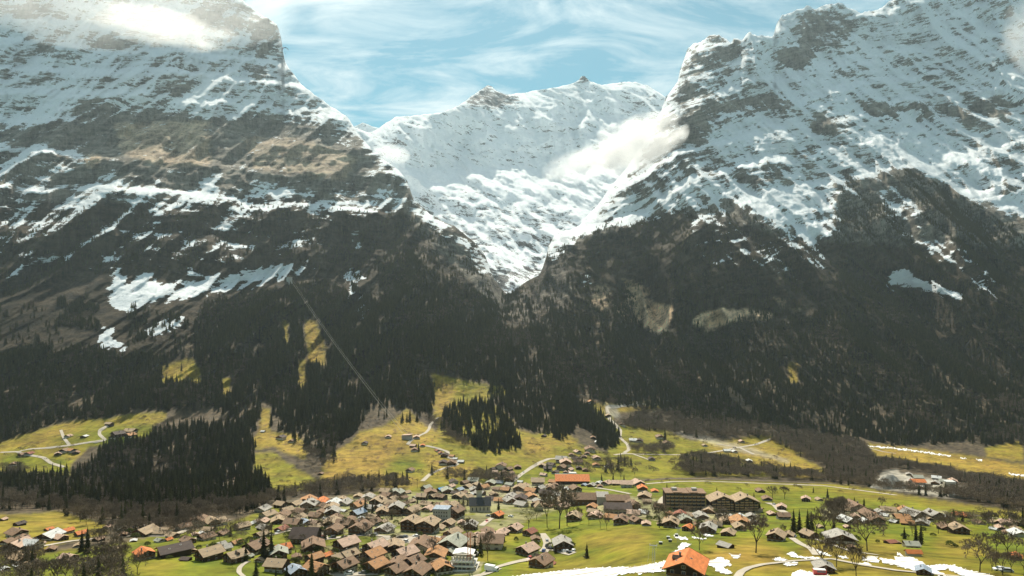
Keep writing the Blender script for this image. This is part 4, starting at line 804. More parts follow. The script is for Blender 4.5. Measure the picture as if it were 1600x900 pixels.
# ------------------------------------------------------------------ buildings
ROOF = {k: simple("roof_" + n, c, .75, .22, .9, stretch=(1, .35, 1)) for k, (n, c) in dict(
 t=("tan_shingle", (.37, .265, .165)), b=("brown_shingle", (.23, .14, .085)), d=("dark_brown_metal", (.075, .05, .042)), g=("grey_slate", (.36, .33, .29)), o=("orange_tile", (.62, .19, .055)),
 p=("pinkish_tile", (.50, .34, .25)), w=("pale_metal", (.58, .58, .56)), l=("blue_sheet", (.10, .36, .68)), s=("grey_green_slate", (.33, .33, .265)), r=("red_brown_tile", (.28, .10, .06)), y=("orange_brown_tile", (.42, .21, .09)), k=("blue_grey_metal", (.30, .35, .42))).items()}
for _m in ROOF.values():
    n, l = _m.node_tree.nodes, _m.node_tree.links; wv_ = n.new("ShaderNodeTexWave"); wv_.bands_direction = 'X'; wv_.inputs["Scale"].default_value = .8; wv_.inputs["Distortion"].default_value = 1.5; wv_.inputs["Detail"].default_value = 2
    tcn = [x for x in n if x.type == 'TEX_COORD'][0]; l.new(tcn.outputs["Object"], wv_.inputs[0]); bp_ = n.new("ShaderNodeBump"); bp_.inputs["Strength"].default_value = .45; bp_.inputs["Distance"].default_value = .12
    l.new(wv_.outputs["Fac"], bp_.inputs["Height"]); l.new(bp_.outputs[0], n["Principled BSDF"].inputs["Normal"])
RNAME = dict(t="tan roofed", b="brown roofed", d="dark roofed", g="grey roofed", o="orange roofed", p="pinkish roofed", w="pale roofed", l="blue roofed", s="grey green roofed", r="red brown roofed", y="orange brown roofed", k="blue grey roofed")
M_WOOD = simple("dark_wood", (.055, .032, .018), .85, .35, 1.2, stretch=(1, 1, 4)); M_WOOD2 = simple("warm_wood", (.15, .075, .035), .85, .3, 1.2, stretch=(1, 1, 4)); M_PLAS = simple("cream_plaster", (.55, .49, .38), .9, .08, .6)
M_GREYW = simple("grey_plaster", (.38, .36, .33), .9, .12, .5); M_STONE = simple("chimney_stone", (.25, .22, .19), .9, .2, 3)
def plain(name, col, rough=.5, metal=0):
    m, n, l = new_mat(name); b = n["Principled BSDF"]; b.inputs["Base Color"].default_value = (*col, 1); b.inputs["Roughness"].default_value = rough; b.inputs["Metallic"].default_value = metal; return m
M_GLASS = plain("window_glass", (.03, .04, .05), .08); M_FRAME = plain("window_frame", (.55, .50, .42), .6); M_STEEL = simple("galvanised_steel", (.25, .27, .28), .45, .1, 3, metal=.4); M_CAB = plain("cable_steel", (.34, .31, .23), .5, 0)
class MB:
    def __init__(s): s.v = []; s.f = []; s.m = []
    def box(s, x0, x1, y0, y1, z0, z1, m=0):
        i = len(s.v); s.v += [(x, y, z) for z in (z0, z1) for y in (y0, y1) for x in (x0, x1)]
        s.f += [(i, i + 2, i + 3, i + 1), (i + 4, i + 5, i + 7, i + 6), (i, i + 1, i + 5, i + 4), (i + 2, i + 6, i + 7, i + 3), (i, i + 4, i + 6, i + 2), (i + 1, i + 3, i + 7, i + 5)]; s.m += [m] * 6; return s
    def poly(s, pts, m=0): i = len(s.v); s.v += list(pts); s.f.append(tuple(range(i, i + len(pts)))); s.m.append(m); return s
    def prism(s, prof, y0, y1, m=0):     # profile in xz extruded along y
        i = len(s.v); n = len(prof); s.v += [(x, y0, z) for x, z in prof] + [(x, y1, z) for x, z in prof]
        s.f.append(tuple(range(i, i + n))); s.f.append(tuple(range(i + 2 * n - 1, i + n - 1, -1))); s.m += [m, m]
        for k in range(n): j = (k + 1) % n; s.f.append((i + k, i + n + k, i + n + j, i + j)); s.m.append(m)
        return s
    def beam(s, a, b, r, n=4, m=0):
        a = np.array(a, float); b = np.array(b, float); d = b - a; d /= np.linalg.norm(d); u = np.cross(d, (0, 0, 1) if abs(d[2]) < .9 else (1, 0, 0)); u /= np.linalg.norm(u); w_ = np.cross(d, u); i = len(s.v)
        for p in (a, b):
            for k in range(n): an = 6.283 * k / n + .785; s.v.append(tuple(p + r * (math.cos(an) * u + math.sin(an) * w_)))
        s.f += [(i + k, i + (k + 1) % n, i + n + (k + 1) % n, i + n + k) for k in range(n)] + [tuple(range(i + n - 1, i - 1, -1)), tuple(range(i + n, i + 2 * n))]; s.m += [m] * (n + 2); return s
    def mesh(s, name, *mats):
        me = bpy.data.meshes.new(name); me.from_pydata([tuple(map(float, p)) for p in s.v], [], s.f)
        for m in mats: me.materials.append(m)
        me.polygons.foreach_set("material_index", s.m); me.update(); return me
# unit chalet: gable to -Y, 12 wide, 13 deep
def gable_wall(W, L, z0, ze, zr, mat, ext=0):
    m = MB(); m.prism([(-W / 2, z0), (W / 2, z0), (W / 2, ze), (0, zr), (-W / 2, ze)], -L / 2, L / 2); return m.mesh("wall", mat)
def gable_roof(W, L, ze, zr, ov, th, mats, oy=None):
    oy = ov if oy is None else oy; sl = (zr - ze) / (W / 2); m = MB()
    for s in (-1, 1):
        xe = s * (W / 2 + ov); zee = ze - ov * sl
        pr = [(0, zr + .05), (xe, zee + .05), (xe, zee + .05 + th), (0, zr + .05 + th)]
        m.prism(pr if s > 0 else pr[::-1], -L / 2 - oy, L / 2 + oy)
    for s in (-1, 1):    # barge boards a little proud of the gable edges
        for yy in (-L / 2 - oy - .12, L / 2 + oy + .02):
            xe = s * (W / 2 + ov + .05); zee = ze - (ov + .05) * sl; pr = [(0, zr - .05), (xe, zee - .05), (xe, zee + th + .12), (0, zr + th + .12)]
            m.prism(pr if s > 0 else pr[::-1], yy, yy + .1, 1)
    return m.mesh("roof", *mats)
def win_mesh(w_=1.0, h_=1.15):
    m = MB(); m.box(-w_ / 2 - .12, w_ / 2 + .12, -.06, .02, -.12, h_ + .12, 0); m.box(-w_ / 2, w_ / 2, -.09, -.055, 0, h_, 1); m.box(-.04, .04, -.12, -.085, 0, h_, 0)
    for s in (-1, 1): m.box(s * (w_ / 2 + .38) - .22, s * (w_ / 2 + .38) + .22, -.1, -.02, -.05, h_ + .05, 2)
    return m.mesh("window", M_FRAME, M_GLASS, M_WOOD2)
WIN = win_mesh(); WINS = MB().box(-.55, .55, -.07, .02, 0, 1.3, 0).box(-.45, .45, -.1, -.065, .1, 1.2, 1).mesh("window", M_FRAME, M_GLASS)
def balcony_mesh(W):
    m = MB(); m.box(-W / 2, W / 2, -1.3, -.03, 0, .15); m.box(-W / 2, W / 2, -1.3, -1.2, .15, 1.05)
    for s in (-1, 1): m.box(s * W / 2 - (.1 if s > 0 else 0), s * W / 2 + (.1 if s < 0 else 0), -1.19, -.03, .16, 1.05)
    for k in range(5): x = -W / 2 + W * k / 4; m.box(x - .08, x + .08, -1.42, -1.31, -.3, 1.1)
    return m.mesh("balcony", M_WOOD2)
W_, L_ = 12.0, 13.0
BALC = balcony_mesh(10.5); CHIM = MB().box(-.4, .4, -.4, .4, -1.2, 1.3).box(-.5, .5, -.5, .5, 1.3, 1.45).mesh("chimney", M_STONE)
def base_mesh(mat): return MB().box(-W_ / 2 - .04, W_ / 2 + .04, -L_ / 2 - .04, L_ / 2 + .04, -3.5, 2.5).mesh("ground_floor", mat)
BASES = [base_mesh(M_PLAS), base_mesh(M_WOOD), base_mesh(M_GREYW)]
PROTO = {}
for nm, (ze, zr) in dict(low=(3.6, 6.2), mid=(5.0, 7.9), tall=(8.6, 11.6), shed=(2.7, 4.6), steep=(6.5, 12.0)).items():
    for wn2, wm2 in (("dark", M_WOOD), ("warm", M_WOOD2), ("cream", M_PLAS)):
        PROTO[nm, wn2] = (gable_wall(W_, L_, 2.45 if nm != "shed" else -3, ze, zr, wm2), gable_roof(W_, L_, ze, zr, 1.3, .28, (ROOF["t"], M_WOOD2)), ze, zr)
SKYL = MB().box(-.5, .5, -.4, .4, -.1, .06, 0).box(-.4, .4, -.3, .3, .065, .09, 1).mesh('skylight', M_FRAME, M_GLASS)
DORM = MB().prism([(-1.2, -1), (1.2, -1), (1.2, .9), (0, 1.6), (-1.2, .9)], -1.6, 2.4).prism([(-1.5, .8), (0, 1.68), (1.5, .8), (1.5, .95), (0, 1.85), (-1.5, .95)], -1.8, 2.5, 1).box(-.6, .6, -1.68, -1.61, -.1, .8, 2).mesh('dormer', M_WOOD2, M_WOOD, M_GLASS)
def setmat(o, i, m): o.material_slots[i].link = 'OBJECT'; o.material_slots[i].material = m
def house(x, y, wpx, rot, roof, kind="low", wall=None, asp=(1, 1, 1), label=None, cat="chalet", name="chalet", word="chalet", wins=None, base=None, balc=None, chim=True, pos=None):
    p = G(x, y) if pos is None else pos; r_ = abs(R(rot)); full = wpx * p[1] / F
    s = full / ((W_ + 2.6) * asp[0] * abs(math.cos(r_)) + (L_ + 2.6) * asp[1] * abs(math.sin(r_))); s = min(max(s * 1.16, .3), 2.6)
    wall = wall or ("warm" if rnd.random() < .25 else "dark"); wl_, rf_, ze, zr = PROTO[kind, wall]
    e = empty(name, (p[0], p[1] + L_ * s * asp[1] * .5, 0), R(rot), (s * asp[0], s * asp[1], s * asp[2]))
    e.location.z = min(H(p[0], p[1]), H(p[0], p[1] + L_ * s * asp[1] * .5)) + .1 if pos is None else pos[2]
    child("wall", wl_, e); rf = child("roof", rf_, e); setmat(rf, 0, ROOF[roof])
    bs = rnd.random(); bmesh_ = BASES[base] if base is not None else BASES[0 if bs < .45 else 1 if bs < .8 else 2]
    if kind != "shed": child("ground_floor", bmesh_, e)
    vis = wpx * asp[0]
    if chim and vis > 11 and kind != "shed":
        c = child("chimney", CHIM, e); c.location = (rnd.choice((-2.2, 2.0)), rnd.uniform(-2, 3), zr - .5); c.scale = (1 / asp[0], 1 / asp[1], 1)
    if wins if wins is not None else (wpx >= 17 and kind != "shed"):
        sc = (1 / asp[0], 1 / asp[1], 1)
        def put(xx, yy, zz, rz):
            w2 = child("window", WIN, e); w2.location = (xx, yy, zz); w2.rotation_euler = (0, 0, rz); w2.scale = (sc[0], 1, 1)
        rows = [z for z in (.7, 3.3, 6.0) if z + 1.4 < ze + .6]
        for z in rows:
            for xx in (-3.9, 0, 3.9): put(xx, -L_ / 2 - .05, z, 0)
        put(0, -L_ / 2 - .05, ze + .5 if zr - ze > 2.2 else ze, 0)
        sd = 1 if rot < 0 else -1
        for z in rows[:2]:
            for yy in (-3.5, 1.5): put(sd * (W_ / 2 + .05), yy, z, R(90) * sd)
    if balc if balc is not None else (wpx >= 19 and kind in ("mid", "tall", "low")):
        b_ = child("balcony", BALC, e); b_.location = (0, -L_ / 2 - .03, 2.75)
        if kind == "tall": b2 = child("balcony", BALC, e); b2.location = (0, -L_ / 2 - .03, 5.6)
    if wpx >= 17 and kind != "shed":
        sl = math.atan2(zr - ze, W_ / 2)
        for sd in ((-1, 1) if wpx > 24 else (1,)):
            for yy in ((-3, 2.5) if rnd.random() < .5 else (rnd.uniform(-3, 3),)):
                xx = sd * rnd.uniform(1.8, 3.6); o = child("skylight", SKYL, e); o.location = (xx, yy, zr - abs(xx) * math.tan(sl) + .36); o.rotation_euler = (0, sd * sl, 0)
    if wpx >= 22 and kind == "mid" and rnd.random() < .6:
        o = child("dormer", DORM, e); o.location = (rnd.choice((-1, 1)) * 3.0, rnd.uniform(-1, 2), zr - 3.0 * (zr - ze) / 6.0 - .5); o.rotation_euler = (0, 0, R(90) if o.location[0] > 0 else R(-90))
    if label: tag(e, label, cat, None)
    else: want_label(e, "%s %s" % (RNAME[roof], word), x, y, cat, "houses of the village")
    return e
HS = [  # x, ground row, width px, turn, roof, kind
 (73,830,13,-20,'o'),(102,834,18,-30,'o','mid'),(122,839,20,-35,'o','mid'),(89,845,23,62,'p'),(28,849,24,30,'b','mid'),(5,851,16,0,'b'),(26,822,16,-20,'d'),(24,880,38,66,'t'),(100,878,27,66,'p'),(26,888,19,60,'w'),(3,893,12,60,'w'),(165,826,9,0,'p'),(184,829,16,60,'s'),(47,849,8,60,'w'),(54,846,6,60,'w'),(2,814,9,0,'p'),
 (241,810,17,64,'t'),(266,841,22,62,'t'),(260,846,13,-20,'o'),(246,848,16,60,'s'),(323,832,18,80,'t'),(343,838,19,-10,'b'),(375,829,26,-40,'t','mid'),(392,820,13,-30,'w'),(400,816,12,-30,'p'),(289,850,26,55,'b'),(219,875,36,50,'o','mid'),(292,866,24,45,'t'),(287,877,16,80,'d','shed'),(320,877,44,-38,'t','mid'),(363,880,38,-38,'t','mid'),(345,862,28,-45,'g'),(340,856,22,-40,'g'),(394,866,40,-25,'b','mid'),(366,852,20,-30,'y'),(206,847,9,20,'w','shed'),(387,873,14,-30,'s'),(303,838,14,40,'p'),(313,836,12,40,'w'),
 (439,812,20,0,'b','mid','dark'),(463,814,25,-25,'t'),(474,821,24,45,'k'),(489,821,22,60,'p'),(408,819,17,-10,'p'),(437,831,20,-15,'r'),(405,840,24,-30,'t'),(431,875,33,20,'s','mid'),(428,895,34,78,'t','mid'),(405,879,17,-10,'t'),(458,903,34,40,'k','mid'),(462,875,19,30,'b'),(488,881,30,-38,'y','mid'),(508,872,20,-38,'o'),(537,861,42,-36,'p','mid'),(542,877,33,-38,'t','mid'),(524,881,28,-38,'t','mid'),(535,896,40,-36,'b','mid'),(583,866,41,-36,'p','mid'),(579,880,40,-36,'y','mid'),(584,896,40,-36,'y','mid'),(519,836,26,-10,'b','mid'),(560,836,35,-10,'b','mid'),(582,822,24,-35,'b','mid'),(517,807,23,5,'g','mid'),(557,808,26,-35,'k','mid'),(515,799,21,0,'t'),(518,792,23,-10,'w'),(546,814,14,0,'b','shed'),(499,804,14,0,'b'),(476,789,24,-5,'y'),(498,790,23,-5,'o'),(596,806,20,0,'t','mid'),(591,798,15,0,'g'),(558,779,13,0,'t'),(577,777,15,20,'t'),(588,791,25,-15,'t','mid'),(602,798,14,0,'b'),(533,784,14,0,'t'),(566,812,15,60,'w','shed'),(598,818,14,-20,'t'),(536,800,12,60,'w','shed'),(508,812,11,70,'w','shed'),
 (614,769,14,-30,'s'),(626,769,9,-30,'w'),(635,772,14,-35,'t'),(612,783,18,-30,'t'),(629,781,16,-35,'b'),(641,786,16,-35,'t'),(630,791,18,-30,'b'),(603,786,11,-30,'b'),(665,767,18,-40,'s','mid'),(658,776,12,-35,'b'),(648,779,10,-35,'s'),(676,780,16,-35,'t','mid'),(717,768,16,-40,'k'),(618,806,22,0,'g','tall'),(641,806,29,-25,'t','mid'),(706,796,22,-20,'t','mid'),(711,812,29,-25,'b','tall'),(668,800,22,-20,'p'),(650,794,11,-20,'t'),(695,788,13,-30,'b'),(777,810,21,-30,'o','mid'),(743,762,18,-20,'t'),(737,774,12,-30,'w'),(725,772,12,-30,'b'),(780,757,14,80,'k'),(772,741,12,80,'p'),(788,740,10,20,'b'),(640,738,14,-20,'b'),(647,706,11,0,'b'),(706,715,10,70,'y'),(705,727,14,0,'b'),(720,724,10,80,'w'),(692,727,13,0,'d'),(694,714,11,0,'d'),(688,710,9,20,'r'),(711,719,8,80,'w'),(645,699,11,70,'p'),(660,698,7,0,'o'),(606,685,9,0,'p'),(683,706,9,30,'r'),
 (686,829,18,-20,'t'),(700,824,22,-25,'t','mid'),(706,842,31,-30,'t','mid'),(702,852,29,75,'b'),(735,828,22,-10,'g','mid'),(744,838,14,-30,'p'),(706,864,46,-22,'s','mid'),(703,868,24,-15,'s'),(738,870,18,-15,'s'),(749,847,26,-35,'p','mid'),(776,848,27,-20,'p','mid'),(630,878,43,-38,'p','mid'),(645,889,36,-38,'b','mid'),(617,903,38,-30,'b','mid'),(662,899,30,-38,'b','mid'),(683,888,26,-35,'b','mid'),(650,908,40,-20,'b','mid'),(804,833,27,-25,'p','mid'),(721,820,12,0,'p'),(690,812,10,0,'b'),
 (898,815,27,-20,'t','mid'),(828,838,24,-35,'r','mid'),(837,846,15,10,'b'),(824,869,38,-40,'p','mid'),(846,888,41,-36,'b','mid'),(862,883,12,-30,'r','shed'),(880,861,29,0,'g','mid'),(972,820,27,-15,'b','mid','dark'),(996,819,22,20,'b','mid','dark'),(1011,822,16,-10,'p'),(938,762,9,0,'b'),(878,735,17,-25,'b','mid'),(878,724,19,75,'g','mid'),(905,734,9,0,'d'),(915,737,9,0,'b'),(932,730,11,0,'y'),(953,731,12,-10,'d'),(948,731,6,0,'w','shed'),(913,716,8,0,'p'),(893,713,8,0,'b'),(918,711,8,0,'b'),(813,755,10,70,'w'),(868,741,13,-20,'d'),(809,733,10,0,'b'),(885,768,15,-25,'w'),(913,760,11,-30,'k'),(925,761,15,-30,'g'),(868,760,9,0,'b'),
 (1005,768,15,0,'o','mid'),(1024,770,11,0,'o'),(1009,780,24,-15,'t'),(1012,788,14,85,'t','mid'),(1002,776,9,60,'w'),(1056,771,12,-20,'w'),(1078,772,9,-20,'w'),(1007,804,19,50,'w'),(1064,810,22,-20,'r','mid'),(1047,806,14,-20,'y'),(1046,815,14,-10,'y'),(1051,825,29,-20,'t','mid'),(1036,822,18,-20,'t'),(1073,818,19,0,'s','mid'),(1077,830,21,-35,'o','mid'),(1110,834,31,-18,'g','mid'),(1141,838,27,-30,'t'),(1145,812,14,0,'g'),(1158,812,20,-20,'w'),(1160,822,30,-10,'y'),(1158,830,18,0,'t','mid'),(1098,812,20,0,'g'),(1092,822,12,0,'b'),(1176,810,16,-10,'g'),(1180,820,16,-10,'g'),(1128,812,11,0,'g'),
 (1218,846,35,-35,'t','mid','dark'),(1235,840,22,-30,'t','low','dark'),(1269,842,25,15,'t','mid','dark'),(1284,826,10,0,'t'),(1395,850,18,-75,'r','shed'),(1317,792,16,-20,'o','mid'),(1309,796,10,0,'y'),(1262,784,17,-20,'p','mid'),(1282,783,10,0,'t'),(1224,797,18,-20,'p','mid'),(1227,812,19,85,'b','mid'),(1201,783,16,-10,'b'),(1208,806,12,0,'p'),(1365,806,17,-15,'o'),(1375,820,27,-10,'b','mid'),(1322,812,14,30,'s'),(1340,812,15,-10,'p','mid'),(1355,818,14,0,'w'),(1385,808,16,40,'w'),(1378,803,13,0,'g'),(1400,818,14,20,'w'),(1326,826,9,0,'p'),(1352,806,9,0,'p'),(1404,808,10,0,'t'),(1455,806,12,0,'w'),(1466,812,22,0,'g','mid'),(1480,812,14,0,'w'),(1453,815,14,0,'t'),(1478,822,14,40,'w'),(1445,806,9,0,'y'),
 (1404,850,10,0,'b','shed'),(1429,856,23,80,'s'),(1506,835,28,-12,'t','mid','dark'),(1484,829,22,-10,'b','low','dark'),(1593,876,24,-35,'o','mid'),(1557,819,14,0,'t'),(1575,821,18,-15,'p'),(1556,829,13,30,'w'),(1568,829,18,-20,'p'),(1590,822,20,-10,'p'),(1594,832,20,-20,'t'),(1501,808,13,0,'o'),(1514,810,14,0,'o'),(1534,820,14,0,'b'),(1579,836,16,-20,'b'),
 (32,713,12,-20,'b'),(42,712,10,0,'r'),(88,712,13,30,'p'),(97,708,12,0,'b'),(108,707,14,70,'y'),(116,710,12,20,'b'),(168,665,11,80,'t'),(180,684,20,-30,'d','mid'),(175,686,10,0,'d'),(200,685,16,-20,'y','mid'),(200,678,16,85,'t'),(104,684,9,0,'p'),(129,684,9,0,'w','shed'),(17,729,14,20,'b'),(376,753,18,85,'b','mid'),(392,752,10,0,'t'),(405,752,13,80,'w'),(437,687,14,-10,'d'),(454,692,9,0,'b'),(569,695,9,0,'d'),(500,742,8,0,'b','shed'),(550,746,9,-30,'b','shed'),(410,676,7,80,'w'),(328,756,6,0,'t','shed'),
 (936,694,12,-10,'w'),(927,686,8,0,'b'),(972,666,10,0,'b'),(951,652,9,0,'t'),(1000,692,13,-10,'d'),(990,691,12,80,'w'),(1032,686,12,0,'b'),(1043,696,12,0,'b'),(1102,698,7,0,'t'),(1137,707,10,85,'w'),(1149,708,8,0,'w'),(1172,723,10,-10,'w'),(1160,692,8,0,'p'),(1019,720,10,0,'d'),(924,631,11,0,'y'),(850,683,9,-20,'d'),(40,890,24,-20,'t','mid'),(75,862,17,20,'b'),(60,852,14,-30,'p'),(118,856,15,30,'t'),(150,846,16,-20,'b'),(178,862,18,-30,'t','mid'),(140,884,20,60,'g'),(190,838,13,20,'b'),(12,872,16,-20,'t'),(1245,766,0,0,'t'),(1190,770,12,0,'b'),(1130,770,0,0,'b'),(1560,706,0,0,'b')]
for t in HS:
    if t[2] < 5: continue
    kd = t[5] if len(t) > 5 else "low"; wa = t[6] if len(t) > 6 else None
    small = t[2] < 9
    house(t[0], t[1], t[2], t[3] + rnd.uniform(-4, 4), t[4], kd, wa, word="shed" if kd == "shed" else ("tall chalet" if kd == "tall" else "chalet"), cat="shed" if kd == "shed" else "chalet", name="shed" if kd == "shed" else "chalet")
# close packed little roofs of the village core, from the photograph's clusters
q = random.Random(9); placed = [(t[0], t[1], t[2]) for t in HS]; placed += [(895,754,60),(750,797,36),(915,786,50),(950,790,40),(965,802,40),(688,810,26),(665,830,38),(640,828,30),(1070,795,64),(1148,795,74),(1319,845,46),(842,798,14),(725,884,50),(636,686,14)]
nf_ = 0
for poly, n, keys in [([(700,752),(800,760),(870,755),(905,765),(905,795),(860,800),(800,792),(720,785),(690,775)], 120, 'ttbbbggpytds'), ([(760,735),(800,730),(805,755),(770,752)], 8, 'bbdp'), ([(845,725),(880,726),(900,740),(850,746)], 7, 'bdpt'), ([(900,785),(1000,785),(1000,812),(930,812)], 14, 'bpty'), ([(1030,795),(1190,800),(1190,826),(1050,828)], 24, 'ttgbpb'), ([(1318,798),(1480,806),(1480,822),(1325,822)], 40, 'wtgptgyb'), ([(600,768),(690,775),(690,800),(600,800)], 30, 'tbbts'), ([(930,757),(1000,757),(1000,764),(930,762)], 6, 'wwpt'), ([(1540,815),(1600,822),(1600,840),(1560,835)], 5, 'ptw'), ([(690,800),(720,822),(700,830),(660,825)], 5, 'ptb'), ([(0,838),(80,845),(60,858),(0,862)], 4, 'bwp'), ([(405,800),(600,815),(600,835),(500,832),(410,830)], 22, 'tbbgt'), ([(430,790),(600,780),(600,800),(440,812)], 10, 'btgy'), ([(480,862),(700,850),(700,900),(480,905)], 10, 'btby'), ([(690,835),(790,835),(780,860),(700,880)], 6, 'tpb'), ([(200,825),(340,820),(330,845),(230,850)], 6, 'tbwt'), ([(1420,742),(1500,752),(1490,770),(1430,765)], 9, 'wwgps'), ([(890,706),(935,706),(930,735),(900,735)], 5, 'bpd')]:
    k = tries = 0
    while k < n and tries < 2500:
        tries += 1; x = q.uniform(min(t[0] for t in poly), max(t[0] for t in poly)); y = q.uniform(min(t[1] for t in poly), max(t[1] for t in poly))
        if not inpoly(x, y, poly): continue
        D_ = G(x, y)[1]; wpx = q.uniform(10, 14.5) * F / D_ * 1.05
        if any(abs(x - a) < (wpx + c) * .36 and abs(y - b) < (wpx + c) * .155 for a, b, c in placed): continue
        placed.append((x, y, wpx)); k += 1; nf_ += 1
        house(x, y, wpx, q.choice((-35, -20, -5, 15, 60, 80)) + q.uniform(-8, 8), q.choice(keys), q.choice(("low", "mid", "low")), (wq := q.choice(("dark", "dark", "warm", "cream"))), wins=wpx > 17, balc=False, name="chalet" if nf_ % 4 == 0 else "house", cat="chalet" if nf_ % 4 == 0 else "house", word="little house" if nf_ % 4 else "little chalet")
print("houses", round(time.time() - T0, 1), nf_)

# special buildings -------------------------------------------------
def at(x, y, dz=0): p = G(x, y); return (float(p[0]), float(p[1]), float(p[2]) + dz)
def pxm(x, y): return G(x, y)[1] / F       # metres per photograph pixel there
# church
p = at(750, 799); k = pxm(750, 799); e = empty("church", p, R(4), (1, 1, 1)); Wc, Lc, hc_, hr_ = 32 * k, 11.0, 6.8, 12.0
m = MB(); m.v = []; sidep = [(-Lc / 2, -3), (Lc / 2, -3), (Lc / 2, hc_), (0, hr_ - .4), (-Lc / 2, hc_)]
def rotz90(mb): mb.v = [(y, -x, z) for x, y, z in mb.v]; return mb
child("wall", rotz90(MB().prism(sidep, -Wc / 2, Wc / 2)).mesh("wall", M_PLAS), e)
def long_roof(L, W, ze, zr, ov, mat, th=.3):
    m = MB(); sl = (zr - ze) / (W / 2)
    for s in (-1, 1):
        xe = s * (W / 2 + ov); pr = [(0, zr), (xe, ze - ov * sl), (xe, ze - ov * sl + th), (0, zr + th)]; m.prism(pr if s > 0 else pr[::-1], -L / 2 - ov, L / 2 + ov)
    return rotz90(m).mesh("roof", mat)
child("roof", long_roof(Wc, Lc, hc_, hr_, .7, plain("church_slate", (.035, .035, .038), .6)), e)
tall = MB().box(-.55, .55, -.08, .05, 0, 3.0, 0).box(-.42, .42, -.12, -.075, .1, 2.8, 1).mesh("window", M_FRAME, M_GLASS)
for i in range(5): o = child("window", tall, e); o.location = (-Wc / 2 + Wc * (i + .7) / 5.4, -Lc / 2 - .02, 2.2)
tw = child("tower", MB().box(-2.4, 2.4, -2.4, 2.4, -2, 17.5).mesh("tower", M_PLAS), e); tw.location = (-.6, 6.5, 0)
sp = MB(); sp.v = [(-3, -3, 17.5), (3, -3, 17.5), (3, 3, 17.5), (-3, 3, 17.5), (0, 0, 24.5)]; sp.f = [(0, 1, 4), (1, 2, 4), (2, 3, 4), (3, 0, 4), (3, 2, 1, 0)]; sp.m = [0] * 5; child("spire", sp.mesh("spire", M_WOOD), tw)
ck = MB()
for i in range(12): a = 6.283 * i / 12; b = 6.283 * (i + 1) / 12; ck.poly([(0, -2.5, 14.5), (math.cos(a) * 1.1, -2.5, 14.5 + math.sin(a) * 1.1), (math.cos(b) * 1.1, -2.5, 14.5 + math.sin(b) * 1.1)])
child("clock_face", ck.mesh("clock_face", M_FRAME), tw); tag(e, "village church with dark steep roof, cream walls and square tower", "church")
# apartment blocks with balconies
def block_floor(parent, x0, x1, y, z, n, mb_w=M_WOOD2):
    dxx = (x1 - x0) / n
    for i in range(n):
        o = child("balcony", BAL_A, parent); o.location = (x0 + dxx * (i + .5), y, z); o.scale = (dxx * .86 / 4.0, 1, 1)
        w2 = child("window", WIN_A, parent); w2.location = (x0 + dxx * (i + .5), y, z + .3); w2.scale = (dxx * .8 / 4.0, 1, 1)
BAL_A = MB().box(-2, 2, -1.5, -.02, -.1, .1).box(-2, 2, -1.5, -1.38, .1, 1.0).box(-2, -1.88, -1.37, -.02, .1, 1.0).box(1.88, 2, -1.37, -.02, .1, 1.0).mesh("balcony", simple("balcony_timber", (.36, .25, .13), .8, .15, 1.0))
WIN_A = MB().box(-1.7, 1.7, -.05, .02, -.1, 2.0, 0).box(-1.6, -.06, -.08, -.045, 0, 1.9, 1).box(.06, 1.6, -.08, -.045, 0, 1.9, 1).mesh("window", M_FRAME, M_GLASS)
p = at(1071, 798); k = pxm(1071, 798); Wb = 62 * k; ht = 27 * k; e = empty("apartment_block", p, R(-3)); m = MB(); m.box(-Wb / 2, Wb / 2, 0, 13, -3, ht)
child("wall", m.mesh("wall", M_WOOD), e)
fl = MB(); n_ = 5
for i in range(n_): x0 = -Wb / 2 + Wb * i / n_; fl.box(x0 - .4, x0 + Wb / n_ + .3 - (.0 if i < n_ - 1 else -.2), -1.9, 14, ht + .1 + .5 * (i % 2), ht + .9 + .5 * (i % 2)); 
child("roof", fl.mesh("roof", ROOF['b']), e)
for i in (1, 3): o = child("lift_tower", MB().box(-2, 2, 4, 8, 0, 2.2).mesh("lift_tower", M_GREYW), e); o.location = (-Wb / 2 + Wb * i / 4, 0, ht + 1.0)
nfl = 5
for f_ in range(nfl): block_floor(e, -Wb / 2 + .4, Wb / 2 - .4, 0, ht * (f_ + .12) / nfl, 9)
tag(e, "long dark apartment block with flat stepped roof and rows of balconies", "apartment block")
p = at(1148, 801); k = pxm(1148, 801); e = empty("twin_gable_apartments", p, R(0)); ht = 17 * k; Wg = 39 * k; rp = 8.2 * k
